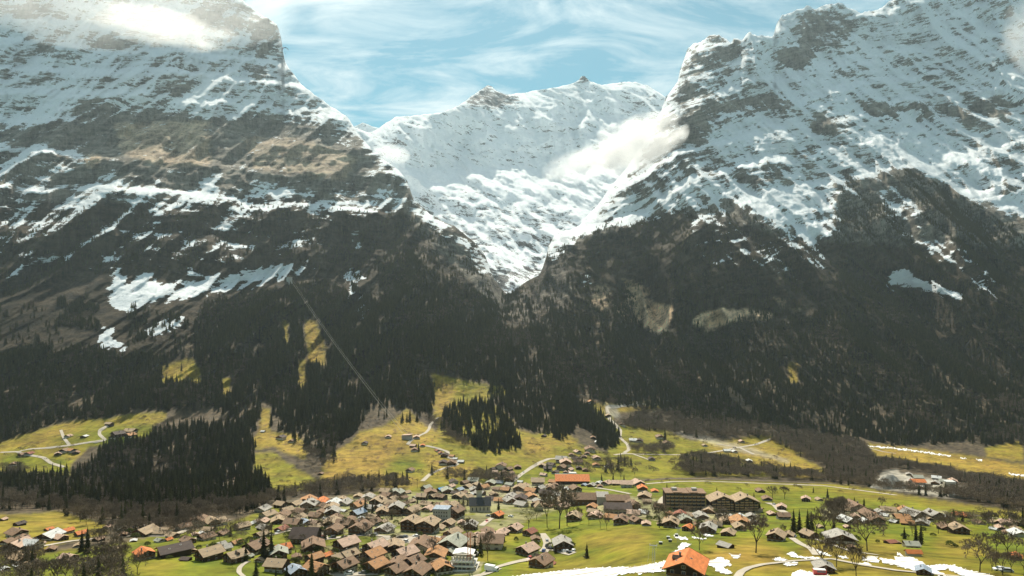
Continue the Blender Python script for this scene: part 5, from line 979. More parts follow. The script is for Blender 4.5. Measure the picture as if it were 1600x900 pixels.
for i, (cx2, dep) in enumerate(((-17.5 * k, 1.0), (17.5 * k, -1.0))):
    w2 = MB(); w2.prism([(-Wg / 2, -3), (Wg / 2, -3), (Wg / 2, ht - (0)), (0, ht + rp), (-Wg / 2, ht)], 0, 14); o = child("wing", w2.mesh("wing", M_WOOD), e); o.location = (cx2, dep, 0)
    r2_ = MB(); sl = rp / (Wg / 2)
    for s in (-1, 1):
        ov = 1.0 if s * (cx2) > 0 else -.3; xe = s * (Wg / 2 + ov); pr = [(0, ht + rp + .05), (xe, ht - ov * sl + .05), (xe, ht - ov * sl + .6), (0, ht + rp + .6)]; r2_.prism(pr if s > 0 else pr[::-1], -1.8 + .02 * i, 15)
    ro = child("roof", r2_.mesh("roof", ROOF['p'] if False else ROOF['t']), e); ro.location = (cx2, dep, 0)
    for f_ in range(6):
        z = (ht + rp * .75) * (f_ + .15) / 6; hw = Wg / 2 - .6 if z + 2.4 < ht else max(1.5, (ht + rp - z - 2.6) / sl)
        n2 = max(1, int(hw * 2 / 3.4)); dxx = 2 * hw / n2
        for j in range(n2):
            o = child("balcony", BAL_A, e); o.location = (cx2 - hw + dxx * (j + .5), dep - .01, z); o.scale = (dxx * .8 / 4, 1, 1)
            o = child("window", WIN_A, e); o.location = (cx2 - hw + dxx * (j + .5), dep - .01, z + .3); o.scale = (dxx * .74 / 4, 1, 1)
    for j in range(2): o = child("chimney", CHIM, e); o.location = (cx2 - 3 + 6 * j, dep + 6, ht + rp - .6)
tag(e, "twin gabled apartment building with tan roofs and stacked wooden balconies", "apartment block")
# long orange hall with teal side hall
p = at(895, 757); k = pxm(895, 757); e = empty("sports_hall", p, R(-1)); Lh = 52 * k
child("wall", MB().box(-Lh / 2, Lh / 2, 2, 22, -3, 4).mesh("wall", M_WOOD), e)
hr = MB(); n_ = 10
for i in range(n_):
    x0 = -Lh / 2 - 1 + (Lh + 2) * i / n_; x1 = x0 + (Lh + 2) / n_ - .05; hr.poly([(x0, .6, 3.6), (x1, .6, 3.6), (x1, 13, 9.4), (x0, 13, 9.4)]); hr.poly([(x1, 23.4, 4), (x0, 23.4, 4), (x0, 13, 9.4), (x1, 13, 9.4)]); hr.box(x0 - .12, x0 + .12, 1, 12.9, 3.9 + 0, 4.05)
child("roof", hr.mesh("roof", ROOF['o']), e); tag(e, "long low sports hall with bright orange roof beyond the village", "hall")
p = at(885, 750); k = pxm(885, 750); e = empty("teal_hall", p, R(-1)); Lh = 34 * k; child("wall", MB().box(-Lh / 2, Lh / 2, 0, 9, -2, 5).mesh("wall", M_GREYW), e)
teal = simple("teal_sheet", (.04, .24, .25), .5, .1, .3); child("roof", long_roof(Lh, 10, 5, 6.6, .6, teal), e).location = (0, 4.5, 0)
o = child("skylight_roof", MB().box(4, 13, 3, 10, 6.8, 8).mesh("skylight_roof", ROOF['w']), e); tag(e, "low hall with teal roof edge behind the orange roofed hall", "hall")
# long brown barns
def longhouse(x, y, wpx, roof, ze, zr, dep, rot, label, name="long_barn", cat="barn", wall=M_WOOD, wins=0):
    p = at(x, y); L = wpx * pxm(x, y); e = empty(name, p, R(rot)); w2 = rotz90(MB().prism([(-dep / 2, -4), (dep / 2, -4), (dep / 2, ze), (0, zr - .35), (-dep / 2, ze)], -L / 2, L / 2)).mesh("wall", wall)
    o = child("wall", w2, e); o.location = (0, dep / 2, 0); o = child("roof", long_roof(L, dep, ze, zr, 1.2, ROOF[roof] if isinstance(roof, str) else roof), e); o.location = (0, dep / 2, 0)
    for i in range(wins): o = child("window", WIN, e); o.location = (-L / 2 + L * (i + .5) / wins, -.04, 1.0)
    tag(e, label, cat); return e
longhouse(915, 789, 44, 'b', 5.5, 9.5, 14, -2, "long brown roofed barn, left part of the row above the orchard", wins=6, wall=M_WOOD2)
longhouse(966, 790, 34, 'b', 5.0, 8.0, 12, -2, "long brown roofed barn, right part of the row above the orchard", wins=5, wall=M_WOOD2)
longhouse(942, 788, 15, 'g', 7, 9.5, 15, -2, "grey roofed pavilion between the two long brown barns", "pavilion", "pavilion", M_GREYW)
longhouse(966, 804, 40, 'd', 4.5, 7.5, 13, -2, "long low dark roofed building in front of the brown barns", "long_building", "building", M_PLAS, 6)
longhouse(472, 850, 38, 'd', 3.8, 8.0, 13, -3, "big house with long chocolate brown roof beside the street", "long_house", "house", M_WOOD, 6)
house(262, 872, 54, -48, 'd', "mid", "dark", (1, 1.25, .9), "wide dark roofed barn on the green slope at lower left", "barn", "barn", wins=False, balc=False, chim=False)
house(327, 823, 30, 42, 't', "mid", "dark", (1, 1.1, 1), "large tan roofed chalet with stepped roof left above the village", "chalet", balc=True, base=0)
house(438, 866, 30, -50, 'o', "mid", "dark", (1, 1, 1.1), "chalet with bright orange roof left of the dark firs", "chalet")
house(688, 769, 15, -40, 'l', "mid", "dark", (1, 1, 1), "chalet with vivid blue roof at the far edge of the village", "chalet")
house(842, 799, 14, 5, 't', "steep", "cream", (.9, .9, 1), "narrow white house with steep gable and rows of windows", "house", "house", wins=True, balc=False)
house(640, 831, 31, -12, 't', "tall", "dark", (1, 1, .92), "tall dark chalet hotel with tan roof beside the parking area, left one", "hotel", "chalet_hotel", wins=True)
house(667, 834, 35, -14, 't', "tall", "dark", (1, 1, .85), "tall dark chalet hotel with pale tan roof beside the parking area, right one", "hotel", "chalet_hotel", wins=True)
e = empty("grey_slab_building", at(688, 815), R(-8)); k = pxm(688, 815); child("wall", MB().box(-12 * k, 12 * k, 0, 10, -3, 9).mesh("wall", M_GREYW), e); child("roof", MB().box(-12.6 * k, 12.6 * k, -.6, 10.6, 9.02, 9.7).mesh("roof", ROOF['k']), e)
for r_ in range(3):
    for c_ in range(6): o = child("window", WINS, e); o.location = (-10 * k + 4 * k * c_, -.01, 1 + r_ * 2.7)
tag(e, "blocky grey building with flat roof right of the tall dark chalets", "building")
house(1080, 908, 76, -22, 'o', "mid", "dark", (1.05, 1.1, 1), "big lodge with bright orange tiled roof at the bottom edge by the snow", "lodge", "lodge", base=0)
e = house(1319, 850, 46, -12, 'g', "low", "dark", (1.15, .8, 1.0), "broad hillside hotel with grey roof, two white chimneys and white ground floor", "hotel", "hillside_hotel", base=0, balc=False)
house(1333, 858, 13, -10, 'b', "shed", "dark", (1, .8, 1.2), "small brown shed in front of the broad hillside hotel", "shed", "shed")
house(1137, 857, 27, 38, 'g', "shed", "dark", (.95, 1, 1.15), "field barn with pale metal roof standing alone on the meadow", "barn", "field_barn")
house(1293, 896, 33, -12, 'g', "mid", "dark", (1, .9, .9), "dark chalet with pale roof behind the leafless trees at the bottom edge", "chalet", base=1)
house(1449, 899, 28, -28, 'k', "mid", "dark", (1, 1, .95), "dark chalet with blue grey roof standing in the snow patch", "chalet", base=1)
house(1433, 870, 22, 84, 'o', "shed", "cream", (.55, 1, 1.3), "small building with flat bright orange roof below the tall fir", "shed", "shed")
# garden bushes
def bush_mesh(seed):
    q_ = random.Random(seed); v = []; f = []
    for _ in range(220):
        a = q_.uniform(0, 6.28); u = q_.uniform(-.2, 1); r_ = math.sqrt(max(0, 1 - u * u)) * q_.uniform(.6, 1.05); c = np.array([r_ * math.cos(a) * .6, r_ * math.sin(a) * .6, .45 + u * .5 * q_.uniform(.8, 1.1)])
        t1_ = np.array([q_.gauss(0, 1), q_.gauss(0, 1), q_.gauss(0, 1)]); t1_ *= .13 / np.linalg.norm(t1_); t2_ = np.array([q_.gauss(0, 1), q_.gauss(0, 1), q_.gauss(0, 1)]); t2_ *= .13 / np.linalg.norm(t2_); i = len(v); v += [tuple(c - t1_), tuple(c + t1_), tuple(c + t2_)]; f.append((i, i + 1, i + 2))
    return mesh_np("bush", v, f, M_BUSH)
M_BUSH = simple("bush_leaves", (.045, .06, .015), .9, 0, 2, col2=(.12, .13, .03), random_v=.4); leafy(M_BUSH, .3, (.12, .14, .03)); BU = [bush_mesh(i) for i in range(3)]
q = random.Random(31)
for poly, n in [([(440,800),(700,775),(760,830),(690,860),(440,860)], 60), ([(430,860),(700,855),(700,900),(420,900)], 50), ([(200,820),(420,810),(430,880),(200,880)], 30), ([(930,795),(1190,805),(1190,835),(1040,825)], 24), ([(780,820),(900,830),(890,870),(800,850)], 10), ([(1200,825),(1500,830),(1500,860),(1200,850)], 14)]:
    for _ in range(n):
        x = y = -1
        while not inpoly(x, y, poly): x = q.uniform(min(t[0] for t in poly), max(t[0] for t in poly)); y = q.uniform(min(t[1] for t in poly), max(t[1] for t in poly))
        s_ = q.uniform(1.6, 4.2); o = bpy.data.objects.new("bush", BU[q.randrange(3)]); COL.objects.link(o); o.location = at(x, y); o.scale = (s_ * q.uniform(.8, 1.5), s_, s_ * q.uniform(.7, 1.1)); want_label(o, ("large" if s_ > 2.9 else "small") + " olive green bush", x, y, "bush", "bushes between the chalets")
# unfinished white building
p = at(721, 893); k = pxm(721, 893); e = empty("unfinished_building", p, R(-6), (1, 1, .8)); Wu = 46 * k
for f_ in range(3):
    z = 2.9 * f_; s = 1 - .13 * f_
    child("floor_slab", MB().box(-Wu / 2 * s, Wu / 2 * s, 0, 14 - f_, z, z + .35).mesh("floor_slab", simple("raw_concrete", (.60, .57, .52), .9, .1, .5) if f_ == 0 else bpy.data.materials["raw_concrete"]), e)
    w2 = MB()
    for c_ in range(7): x = -Wu / 2 * s * .92 + Wu * s * .92 * c_ / 6; w2.box(x - .35, x + .35, 1.2, 2.0, z + .36, z + 2.88)
    w2.box(-Wu / 2 * s * .9, Wu / 2 * s * .9, 5, 5.4, z + .36, z + 2.88); child("column_row", w2.mesh("column_row", M_PLAS), e)
    child("parapet", MB().box(-Wu / 2 * s, Wu / 2 * s, -.16, -.01, z - .2, z + 1.0).mesh("parapet", M_SNOWP if False else plain("white_parapet", (.75, .73, .70), .8)), e)
rr = MB()
for s in (-1, 1): rr.prism([(0, 10.4), (s * Wu * .36, 9.0), (s * Wu * .36, 9.4), (0, 10.8)][::s], 4, 12)
child("roof_frame", rr.mesh("roof_frame", bpy.data.materials["white_parapet"]), e)
tag(e, "unfinished white building with bare floors beside the lane", "building")
e = empty("tower_crane_mast", at(733, 890), 0); mm = MB()
for sx_ in (-.7, .7):
    for sy_ in (-.7, .7): mm.beam((sx_, sy_, 0), (sx_, sy_, 19), .16)
for i in range(9):
    z = 2.1 * i; mm.beam((-.7, -.7, z), (.7, -.7, z + 2.1), .1); mm.beam((-.7, .7, z), (-.7, -.7, z + 2.1), .1)
child("mast", mm.mesh("mast", simple("crane_orange", (.50, .14, .04), .6, .1, 2)), e); tag(e, "orange lattice mast in front of the unfinished white building", "crane mast")
# cable car
e = empty("cable_car_station", at(634, 687), R(-20)); k = pxm(634, 687)
child("wall", MB().box(-7, 7, 0, 9, -4, 6).mesh("wall", M_GREYW), e); child("roof", MB().prism([(-7.8, 6.02), (7.8, 7.5), (7.8, 8.0), (-7.8, 6.5)], -1, 10).mesh("roof", ROOF['p']), e)
child("cable_opening", MB().box(-3, 3, 9.02, 9.3, 1, 5).mesh("cable_opening", M_GLASS), e); tag(e, "valley station of the cable car with pinkish roof", "station")
e2 = house(650, 686, 11, 10, 'p', "low", "warm", label="low chalet with pinkish roof right of the cable car valley station", cat="chalet", wins=False)
lo = np.array(at(633, 684, 5)); hi = np.array(at(450, 441, 20))
e = empty("mountain_station", hi - np.array([0, 0, 20]), R(-25)); child("wall", MB().box(-6, 6, 0, 10, -8, 14).mesh("wall", M_GREYW), e); child("roof", MB().box(-7, 7, -1.5, 11, 14.02, 15).mesh("roof", ROOF['b']), e); tag(e, "upper cable car station on the snowy shelf", "station")
def cable(a, b, sag, r, name, label, off):
    m = MB(); pts = []
    for i in range(41): t = i / 40; c = a + (b - a) * t + np.array([off, 0, -sag * 4 * t * (1 - t)]); pts.append(c)
    for i in range(40): m.beam(pts[i], pts[i + 1], r, 5)
    o = mesh_obj(name, m.v, m.f, [M_CAB]); tag(o, label, "cable"); return pts
cp1 = cable(lo, hi, 9, .20, "ropeway_cable", "pale track cable running up the wooded slope, left one of the pair", -2.0)
cable(lo, hi, 12, .15, "ropeway_cable", "pale track cable running up the wooded slope, right one of the pair", 4.0)
# ropeway pylons with chairs by the orange lodge
def pylon(x, y, hpx, label):
    p = at(x, y); h_ = hpx * pxm(x, y); e = empty("ropeway_pylon", p, R(-12)); m = MB()
    for s in (-1, 1):
        for t in (-1, 1): m.beam((s * .55, t * .55, -.5), (s * .28, t * .28, h_), .07)
    for i in range(8):
        z = h_ * i / 8; m.beam((-.5, -.5, z), (.45, -.45, z + h_ / 8), .04); m.beam((.5, -.5, z), (.45, .45, z + h_ / 8), .04)
    child("mast", m.mesh("mast", M_STEEL), e); child("crossarm", MB().box(-1.5, 1.5, -.18, .18, h_, h_ + .3).mesh("crossarm", M_STEEL), e)
    for s in (-1, 1):
        sh = MB()
        for j in range(4):
            for q_ in range(8): a = 6.283 * q_ / 8; b = 6.283 * (q_ + 1) / 8; cy_ = -1.0 + .66 * j; sh.poly([(s * 1.5 - .1, cy_, h_ + .5), (s * 1.5 - .1, cy_ + .27 * math.cos(a), h_ + .5 + .27 * math.sin(a)), (s * 1.5 - .1, cy_ + .27 * math.cos(b), h_ + .5 + .27 * math.sin(b))]); sh.poly([(s * 1.5 - .1, cy_ + .27 * math.cos(a), h_ + .5 + .27 * math.sin(a)), (s * 1.5 + .1, cy_ + .27 * math.cos(a), h_ + .5 + .27 * math.sin(a)), (s * 1.5 + .1, cy_ + .27 * math.cos(b), h_ + .5 + .27 * math.sin(b)), (s * 1.5 - .1, cy_ + .27 * math.cos(b), h_ + .5 + .27 * math.sin(b))])
        child("sheave_train", sh.mesh("sheave_train", M_CAB), e)
    tag(e, label, "pylon"); return np.array(p) + np.array([0, 0, h_ + .8])
t1 = pylon(1021, 882, 29, "steel lattice ropeway pylon on the meadow left of the orange lodge"); t2 = pylon(1060, 848, 22, "farther thin ropeway pylon beside the small snow patches"); t0 = np.array(at(1012, 930, 5))
for s in (-1.4, 1.4):
    for a, b, w_ in ((t1, t2, "far"), (t0, t1, "near")):
        m = MB(); pts = [a + (b - a) * i / 12 + np.array([s, 0, -1.2 * 4 * (i / 12) * (1 - i / 12)]) for i in range(13)]
        for i in range(12): m.beam(pts[i], pts[i + 1], .03, 3)
        o = mesh_obj("ropeway_cable", m.v, m.f, [M_STEEL]); tag(o, "thin haul rope %s the lattice pylon, %s strand" % ("beyond" if w_ == "far" else "in front of", "left" if s < 0 else "right"), "cable")
for i, (t, s) in enumerate(((.36, -1.4), (.5, 1.4), (.66, -1.4), (.78, 1.4))):
    c = t1 + (t2 - t1) * t + np.array([s, 0, -1.2 * 4 * t * (1 - t)]); e = empty("lift_chair", c - np.array([0, 0, 2.6]), R(-12))
    child("hanger", MB().beam((0, 0, 1.5), (0, .1, 2.6), .05).mesh("hanger", M_STEEL), e); child("seat", MB().box(-.8, .8, -.3, .5, .3, .45).box(-.8, .8, .45, .55, .45, 1.2).mesh("seat", M_GLASS), e); child("hood", MB().prism([(-.85, 1.35), (.85, 1.35), (.7, 1.55), (-.7, 1.55)], -.5, .7).mesh("hood", ROOF['w']), e)
    tag(e, "dark lift chair with pale hood hanging on the rope, %s from the lattice pylon" % ["first", "second", "third", "fourth"][i], "lift chair", "lift chairs on the ropeway")
# quarry: gravel heap and works
def mound(x0, x1, yb, hpx, name, label, mat, seed=1, peak=.4):
    p = G((x0 + x1) / 2, yb); k = p[1] / F; Wm = (x1 - x0) * k; Hm = hpx * k; N = 28; v = []
    for i in range(N + 1):
        for j in range(N + 1):
            u = i / N * 2 - 1; w2 = j / N * 2 - 1; r_ = max(0, 1 - math.hypot(u - peak * .3, w2)); z = Hm * min(1.0, r_ * 1.25) * (1 + .12 * float(perlin(u * 7, w2 * 7, seed))) if r_ > 0 else -1.5
            if abs(math.hypot(u - peak * .3, w2) - .5) < .5: z -= .6 * float(abs(perlin(u * 14, w2 * 3, seed + 3)))
            X_ = p[0] + u * Wm / 2; Y_ = p[1] + w2 * Wm * .42 + Wm * .3; v.append((X_, Y_, H(X_, Y_) + z - .3))
    f = [(i * (N + 1) + j, (i + 1) * (N + 1) + j, (i + 1) * (N + 1) + j + 1, i * (N + 1) + j + 1) for i in range(N) for j in range(N)]
    o = mesh_obj(name, v, f, [mat], smoothf=True); tag(o, label, "gravel heap"); return o
mound(1366, 1425, 764, 22, "gravel_heap", "big grey gravel heap at the gravel works on the valley floor", M_GRAV, 2); mound(1502, 1534, 778, 11, "gravel_heap", "small pale pyramid of gravel at the right end of the works", simple("pale_gravel", (.42, .41, .37), .9, .12, .3), 5, 0)
mound(1462, 1492, 768, 10, "gravel_heap", "middle tan gravel heap between the works sheds", simple("tan_gravel", (.38, .34, .25), .9, .12, .3), 7)
e = longhouse(1505, 779, 26, 'w', 4, 6, 12, -6, "low shed with whitish roof at the gravel works", "works_shed", "shed", M_GREYW); e = longhouse(1437, 758, 18, 'o', 4, 6.5, 10, -6, "low shed with salmon roof at the gravel works", "works_shed", "shed", M_GREYW)
e = empty("gravel_silo", at(1486, 773), R(-8)); child("wall", MB().box(-5, 5, 0, 8, -2, 14).mesh("wall", M_PLAS), e); child("door", MB().box(-1, 4, -.1, -.01, 2, 12).mesh("door", M_GLASS), e); child("roof", MB().box(-5.3, 5.3, -.3, 8.3, 14.02, 14.5).mesh("roof", ROOF['w']), e); tag(e, "tall beige silo block at the gravel works", "silo")
# vehicles
WHE = MB()
for q_ in range(10):
    a = 6.283 * q_ / 10; b = 6.283 * (q_ + 1) / 10
    for x_, s in ((-.1, -1), (.1, 1)): WHE.poly([(x_, 0, .33), (x_, .33 * math.cos(a), .33 + .33 * math.sin(a)), (x_, .33 * math.cos(b), .33 + .33 * math.sin(b))])
    WHE.poly([(-.1, .33 * math.cos(a), .33 + .33 * math.sin(a)), (.1, .33 * math.cos(a), .33 + .33 * math.sin(a)), (.1, .33 * math.cos(b), .33 + .33 * math.sin(b)), (-.1, .33 * math.cos(b), .33 + .33 * math.sin(b))])
WHEEL = WHE.mesh("wheel", plain("tyre", (.02, .02, .02), .8)); CARP = {c: plain("car_paint_" + c, v, .25) for c, v in dict(white=(.8, .8, .78), black=(.02, .02, .022), silver=(.42, .43, .44), red=(.45, .03, .02), blue=(.04, .08, .25), grey=(.15, .15, .16)).items()}
cb = MB(); prof = [(-2.1, .35), (2.1, .35), (2.15, .8), (1.2, .95), (-1.9, 1.0), (-2.15, .85)]
cb.v = []; tmpm = MB().prism(prof, -.88, .88); tmpm.v = [(y, x, z) for x, y, z in tmpm.v]; tmpm.f = [f[::-1] for f in tmpm.f]; CARB = tmpm.mesh("body", CARP["white"])
tmpm = MB().prism([(-1.85, .98), (1.15, .93), (.5, 1.45), (-1.4, 1.48)], -.78, .78); tmpm.v = [(y, x, z) for x, y, z in tmpm.v]; tmpm.f = [f[::-1] for f in tmpm.f]; CABN = tmpm.mesh("cabin_glass", M_GLASS)
ROFP = MB().box(-.7, .7, -1.35, .45, 1.485, 1.53).mesh("roof_panel", CARP["white"])
def car(x, y, rot, colr, label):
    p = at(x, y, .05); e = empty("parked_car", p, R(rot), (1.1, 1.1, 1.1)); b_ = child("body", CARB, e); setmat(b_, 0, CARP[colr]); child("cabin_glass", CABN, e); r_ = child("roof_panel", ROFP, e); setmat(r_, 0, CARP[colr])
    for sx_ in (-.8, .8):
        for sy_ in (-1.35, 1.35): w2 = child("wheel", WHEEL, e); w2.location = (sx_, sy_, 0)
    tag(e, label, "car", "parked cars"); return e
for a in [(881,863,10,"white","white car parked below the grey roofed chalet, leftmost of three"),(886,863,0,"silver","silver car parked below the grey roofed chalet, middle of three"),(896,862,-15,"white","white car parked below the grey roofed chalet, rightmost of three"),(626,841,80,"black","black car parked in front of the left tall chalet"),(632,840,70,"grey","grey car parked in front of the left tall chalet, near the hedge"),(650,839,70,"white","white car parked between the two tall chalets"),(679,843,80,"silver","silver car parked at the right end of the parking area"),(674,850,60,"black","black car parked by the lower edge of the parking area"),(676,854,60,"blue","dark blue car standing at the street mouth below the parking area"),(633,847,85,"white","white car parked at the front edge of the parking area"),(558,874,20,"white","white car between the tan roofed chalets at lower centre"),(566,861,30,"white","white car beside the pinkish roofed chalet at lower centre"),(1238,839,40,"silver","silver car at the end of the lane by the right hand chalet"),(1562,892,80,"white","white car parked by the track at lower right"),(1572,894,70,"silver","silver car parked by the track at lower right"),(798,808,60,"white","white car beside the small orange and dark chalet"),(763,807,60,"silver","silver car at the foot of the church lane"),(700,893,50,"grey","grey car beside the unfinished building")]: car(*a)
q = random.Random(21); CW_ = ["white", "black", "silver", "red", "blue", "grey"]
for nm, pts, wd in RD:
    if nm not in ("village_street", "lane", "road") or wd < 4.5: continue
    for (ax, ay), (bx, by) in zip(pts[:-1], pts[1:]):
        if ay < 740 or q.random() < .45: continue
        t = q.random(); x, y = ax + (bx - ax) * t, ay + (by - ay) * t; a_, b_ = G(ax, ay), G(bx, by); ang = math.degrees(math.atan2(b_[1] - a_[1], b_[0] - a_[0])) + 90
        o = car(x + q.uniform(-1, 1), y, ang, (c_ := q.choice(CW_)), "x"); want_label(o, c_ + " car on the street", x, y, "car", "parked cars")
e = empty("delivery_truck", at(766, 893), R(65), (1, 1, 1)); child("cargo_box", MB().box(-1.2, 1.2, -2.5, 2.8, .9, 3.4).mesh("cargo_box", CARP["white"]), e); child("cab", MB().box(-1.1, 1.1, -4.4, -2.6, .6, 2.7).mesh("cab", CARP["white"]), e); child("windscreen", MB().box(-1, 1, -4.46, -4.405, 1.6, 2.5).mesh("windscreen", M_GLASS), e)
for sx_ in (-1, 1):
    for sy_ in (-3.6, 1.6): w2 = child("wheel", WHEEL, e); w2.location = (sx_, sy_, 0); w2.scale = (1.5, 1.5, 1.5)
tag(e, "white box truck on the lane beside the unfinished building", "truck")
e = empty("red_van", at(1280, 899), R(80)); child("body", MB().box(-1, 1, -2.4, 2.2, .5, 2.2).mesh("body", CARP["red"]), e); child("window", MB().box(-1.03, 1.03, -2.1, 1.0, 1.45, 2.0).mesh("window", M_GLASS), e); child("roof_rack", MB().box(-.9, .9, -2.2, 2.1, 2.22, 2.4).mesh("roof_rack", CARP["white"]), e)
for sx_ in (-.95, .95):
    for sy_ in (-1.6, 1.5): w2 = child("wheel", WHEEL, e); w2.location = (sx_, sy_, 0)
tag(e, "red van with white roof parked below the dark chalet at the bottom edge", "van")
# poles
for x, y, hp, lb in [(487,862,22,"tall dark pole left of the tan chalet in the village"),(497,858,24,"tall dark pole right of the dark brown roof"),(652,762,12,"thin pale chimney pole at the end of the hill road"),(412,0,0,"")]:
    if hp == 0: continue
    h_ = hp * pxm(x, y); o = empty("utility_pole", at(x, y)); child("post", MB().beam((0, 0, -.5), (0, 0, h_), .16, 6).mesh("post", M_TRUNK), o); child("crossarm", MB().box(-.9, .9, -.08, .08, h_ - .8, h_ - .6).mesh("crossarm", M_TRUNK), o); tag(o, lb, "pole")
# paraglider
gp = np.array([(445.6 - 800) / F * 1060, 1060, (HY - 79.5) / F * 1060]); e = empty("paraglider_wing", gp, R(15)); Rw = 5.0
seg = [("red", (.55, .05, .02)), ("red", (.55, .05, .02)), ("black", (.03, .02, .02)), ("cream", (.75, .62, .35)), ("dark", (.12, .10, .08))]
pm_ = {nm: plain("wing_" + nm, c, .6) for nm, c in seg}
for i, (nm, c) in enumerate(seg):
    m = MB()
    for j in range(4):
        a0 = R(165 - (i * 4 + j) * 7.5); a1 = R(165 - (i * 4 + j + 1) * 7.5)
        for y0, y1, t0_, t1_ in ((-1.4, -.4, .0, .34), (-.4, 1.4, .34, .05)):
            m.poly([(Rw * math.cos(a0), y0, (Rw + t0_) * math.sin(a0)), (Rw * math.cos(a1), y0, (Rw + t0_) * math.sin(a1)), (Rw * math.cos(a1), y1, (Rw + t1_) * math.sin(a1)), (Rw * math.cos(a0), y1, (Rw + t1_) * math.sin(a0))]); m.poly([(Rw * math.cos(a0), y0, Rw * math.sin(a0)), (Rw * math.cos(a0), y1, Rw * math.sin(a0)), (Rw * math.cos(a1), y1, Rw * math.sin(a1)), (Rw * math.cos(a1), y0, Rw * math.sin(a1))])
    child("wing_panel", m.mesh("wing_panel", pm_[nm]), e)
ln = MB()
for i in range(9):
    a = R(160 - i * 17.5)
    for sx_ in (-.25, .25): ln.beam((Rw * math.cos(a), 0, Rw * math.sin(a)), (sx_, 0, -4.0), .012, 3)
child("suspension_lines", ln.mesh("suspension_lines", M_STEEL), e); tag(e, "paraglider wing with red, black and cream panels beside the cliff edge", "paraglider")
sk = [(0, 0, 0), (0, .02, .28), (0, .04, .50), (0, .02, .62), (0, 0, .80), (-.12, -.1, -.05), (-.14, -.52, .02), (-.14, -.62, -.38), (-.14, -.74, -.44), (.12, -.1, -.05), (.14, -.52, .02), (.14, -.62, -.38), (.14, -.74, -.44), (-.2, .03, .48), (-.33, -.05, .72), (-.25, -.08, 1.0), (.2, .03, .48), (.33, -.05, .72), (.25, -.08, 1.0)]
sr = [.17, .16, .15, .07, .115, .11, .085, .06, .05, .11, .085, .06, .05, .07, .05, .04, .07, .05, .04]
se = [(0, 1), (1, 2), (2, 3), (3, 4), (0, 5), (5, 6), (6, 7), (7, 8), (0, 9), (9, 10), (10, 11), (11, 12), (2, 13), (13, 14), (14, 15), (2, 16), (16, 17), (17, 18)]
me = bpy.data.meshes.new("person"); me.from_pydata(sk, se, []); po = bpy.data.objects.new("person", me); COL.objects.link(po); md = po.modifiers.new("skin", 'SKIN')
for v_, r_ in zip(me.skin_vertices[0].data, sr): v_.radius = (r_, r_)
me.skin_vertices[0].data[0].use_root = True; po.modifiers.new("sub", 'SUBSURF').levels = 1; me.materials.append(simple("flying_suit", (.05, .05, .06), .8, .2, 3)); po.location = (gp[0], gp[1], gp[2] - 5.0); po.scale = (1.15,) * 3
tag(po, "paraglider pilot in dark clothing sitting in the harness below the wing", "person")

resolve_labels()
# ------------------------------------------------------------------ low clouds in front of the peaks
def cloud_mat(name, dens, sc, seedv, thr):
    m, n, l = new_mat(name); n.remove(n["Principled BSDF"]); pv_ = n.new("ShaderNodeVolumePrincipled"); pv_.inputs["Color"].default_value = (1, 1, 1, 1); pv_.inputs["Anisotropy"].default_value = .5
    t = n.new("ShaderNodeTexCoord"); ln_ = n.new("ShaderNodeVectorMath"); ln_.operation = 'LENGTH'; l.new(t.outputs["Object"], ln_.inputs[0])
    mpn = n.new("ShaderNodeMapping"); mpn.inputs["Location"].default_value = seedv; mpn.inputs["Scale"].default_value = sc; l.new(t.outputs["Object"], mpn.inputs[0])
    no = n.new("ShaderNodeTexNoise"); no.inputs["Scale"].default_value = 1.0; no.inputs["Detail"].default_value = 6; no.inputs["Roughness"].default_value = .6; l.new(mpn.outputs[0], no.inputs[0])
    a = n.new("ShaderNodeMath"); a.operation = 'MULTIPLY'; a.inputs[1].default_value = 2.2; l.new(no.outputs[0], a.inputs[0])
    b = n.new("ShaderNodeMath"); b.operation = 'SUBTRACT'; l.new(a.outputs[0], b.inputs[0]); l.new(ln_.outputs["Value"], b.inputs[1])
    mr = n.new("ShaderNodeMapRange"); mr.inputs[1].default_value = thr; mr.inputs[2].default_value = thr + .35; mr.inputs[3].default_value = 0; mr.inputs[4].default_value = dens; l.new(b.outputs[0], mr.inputs[0])
    l.new(mr.outputs[0], pv_.inputs["Density"]); l.new(pv_.outputs[0], n["Material Output"].inputs["Volume"]); return m
ico = []
def cloud(x, y, Dm, wpx, hpx, depth, tilt, mat, label):
    k = Dm / F; v = []; f = []; N, M = 24, 14
    for i in range(M + 1):
        ph = math.pi * i / M
        for j in range(N): th = 6.283 * j / N; v.append((math.sin(ph) * math.cos(th), math.sin(ph) * math.sin(th), math.cos(ph)))
    f = [(i * N + j, (i + 1) * N + j, (i + 1) * N + (j + 1) % N, i * N + (j + 1) % N) for i in range(M) for j in range(N)]
    o = mesh_obj("cloud", v, f, [mat]); o.location = ((x - 800) * k, Dm, (HY - y) * k); o.scale = (wpx / 2 * k, depth, hpx / 2 * k); o.rotation_euler = (0, R(-tilt), 0); tag(o, label, "cloud"); return o
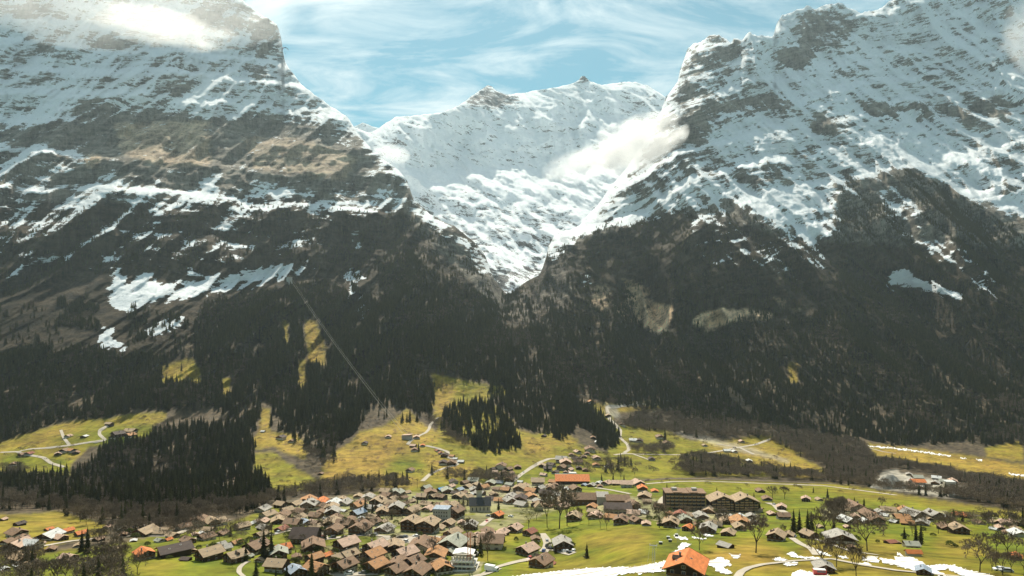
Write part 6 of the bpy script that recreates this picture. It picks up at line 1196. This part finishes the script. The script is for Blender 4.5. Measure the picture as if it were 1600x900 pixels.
cloud(915, 254, 2140, 150, 52, 70, 16, cloud_mat('low_cumulus', .007, (2.0, 1.8, 1.8), (9.1, 4, 2.2), .1), 'lower left tail of the bright cloud by the right mountain')
cloud(992, 226, 2120, 180, 88, 75, 20, cloud_mat("cumulus", .016, (2.6, 2.0, 2.4), (3.1, 1, .2), .10), "bright white cloud drifting in front of the right mountain shoulder")
cloud(612, 240, 3000, 60, 32, 60, -8, cloud_mat("small_cumulus", .006, (1.8, 1.4, 1.2), (7, 2, 4), .1), "small white cloud behind the left mountain edge")
cloud(250, 42, 2600, 260, 62, 110, -10, cloud_mat("wispy_cloud", .004, (2.8, 1.6, 1.9), (1, 5, 2), .12), "thin wispy cloud along the upper left cliffs")
cloud(1600, 60, 2700, 70, 130, 90, 0, cloud_mat("edge_cloud", .003, (1.5, 1.5, 2.4), (4, 5, 9), .15), "thin pale cloud at the right edge of the peaks")
cloud(170, 5, 2500, 620, 150, 120, -4, cloud_mat("veil_cloud", 0.0017, (3.2, 1.6, 2.0), (6, 2, 5), .05), "thin mist veil over the upper left summit")
print("objects", round(time.time() - T0, 1))



# ------------------------------------------------------------------ haze
def box(name, x0, x1, y0, y1, z0, z1, mat):
    v = [(x, y, z) for z in (z0, z1) for y in (y0, y1) for x in (x0, x1)]
    return mesh_obj(name, v, [(0, 2, 3, 1), (4, 5, 7, 6), (0, 1, 5, 4), (2, 6, 7, 3), (0, 4, 6, 2), (1, 3, 7, 5)], [mat])
hm, hn, hl = new_mat("haze"); hn.remove(hn["Principled BSDF"])
pv = hn.new("ShaderNodeVolumePrincipled"); pv.inputs["Color"].default_value = (.72, .88, .98, 1); pv.inputs["Density"].default_value = HAZE if 'HAZE' in globals() else 2.9e-5
pv.inputs["Anisotropy"].default_value = .45
hl.new(pv.outputs[0], hn["Material Output"].inputs["Volume"])
allz = PA[..., 2]
hz_ = box("haze", -5200, 5200, -900, 6900, min(float(allz.min()), -256) - 1.5, float(allz.max()) + 15, hm)
tag(hz_, "thin blue mountain haze filling the valley air", None, None, "stuff")
print("done", round(time.time() - T0, 1), "zmin/max", float(allz.min()), float(allz.max()))
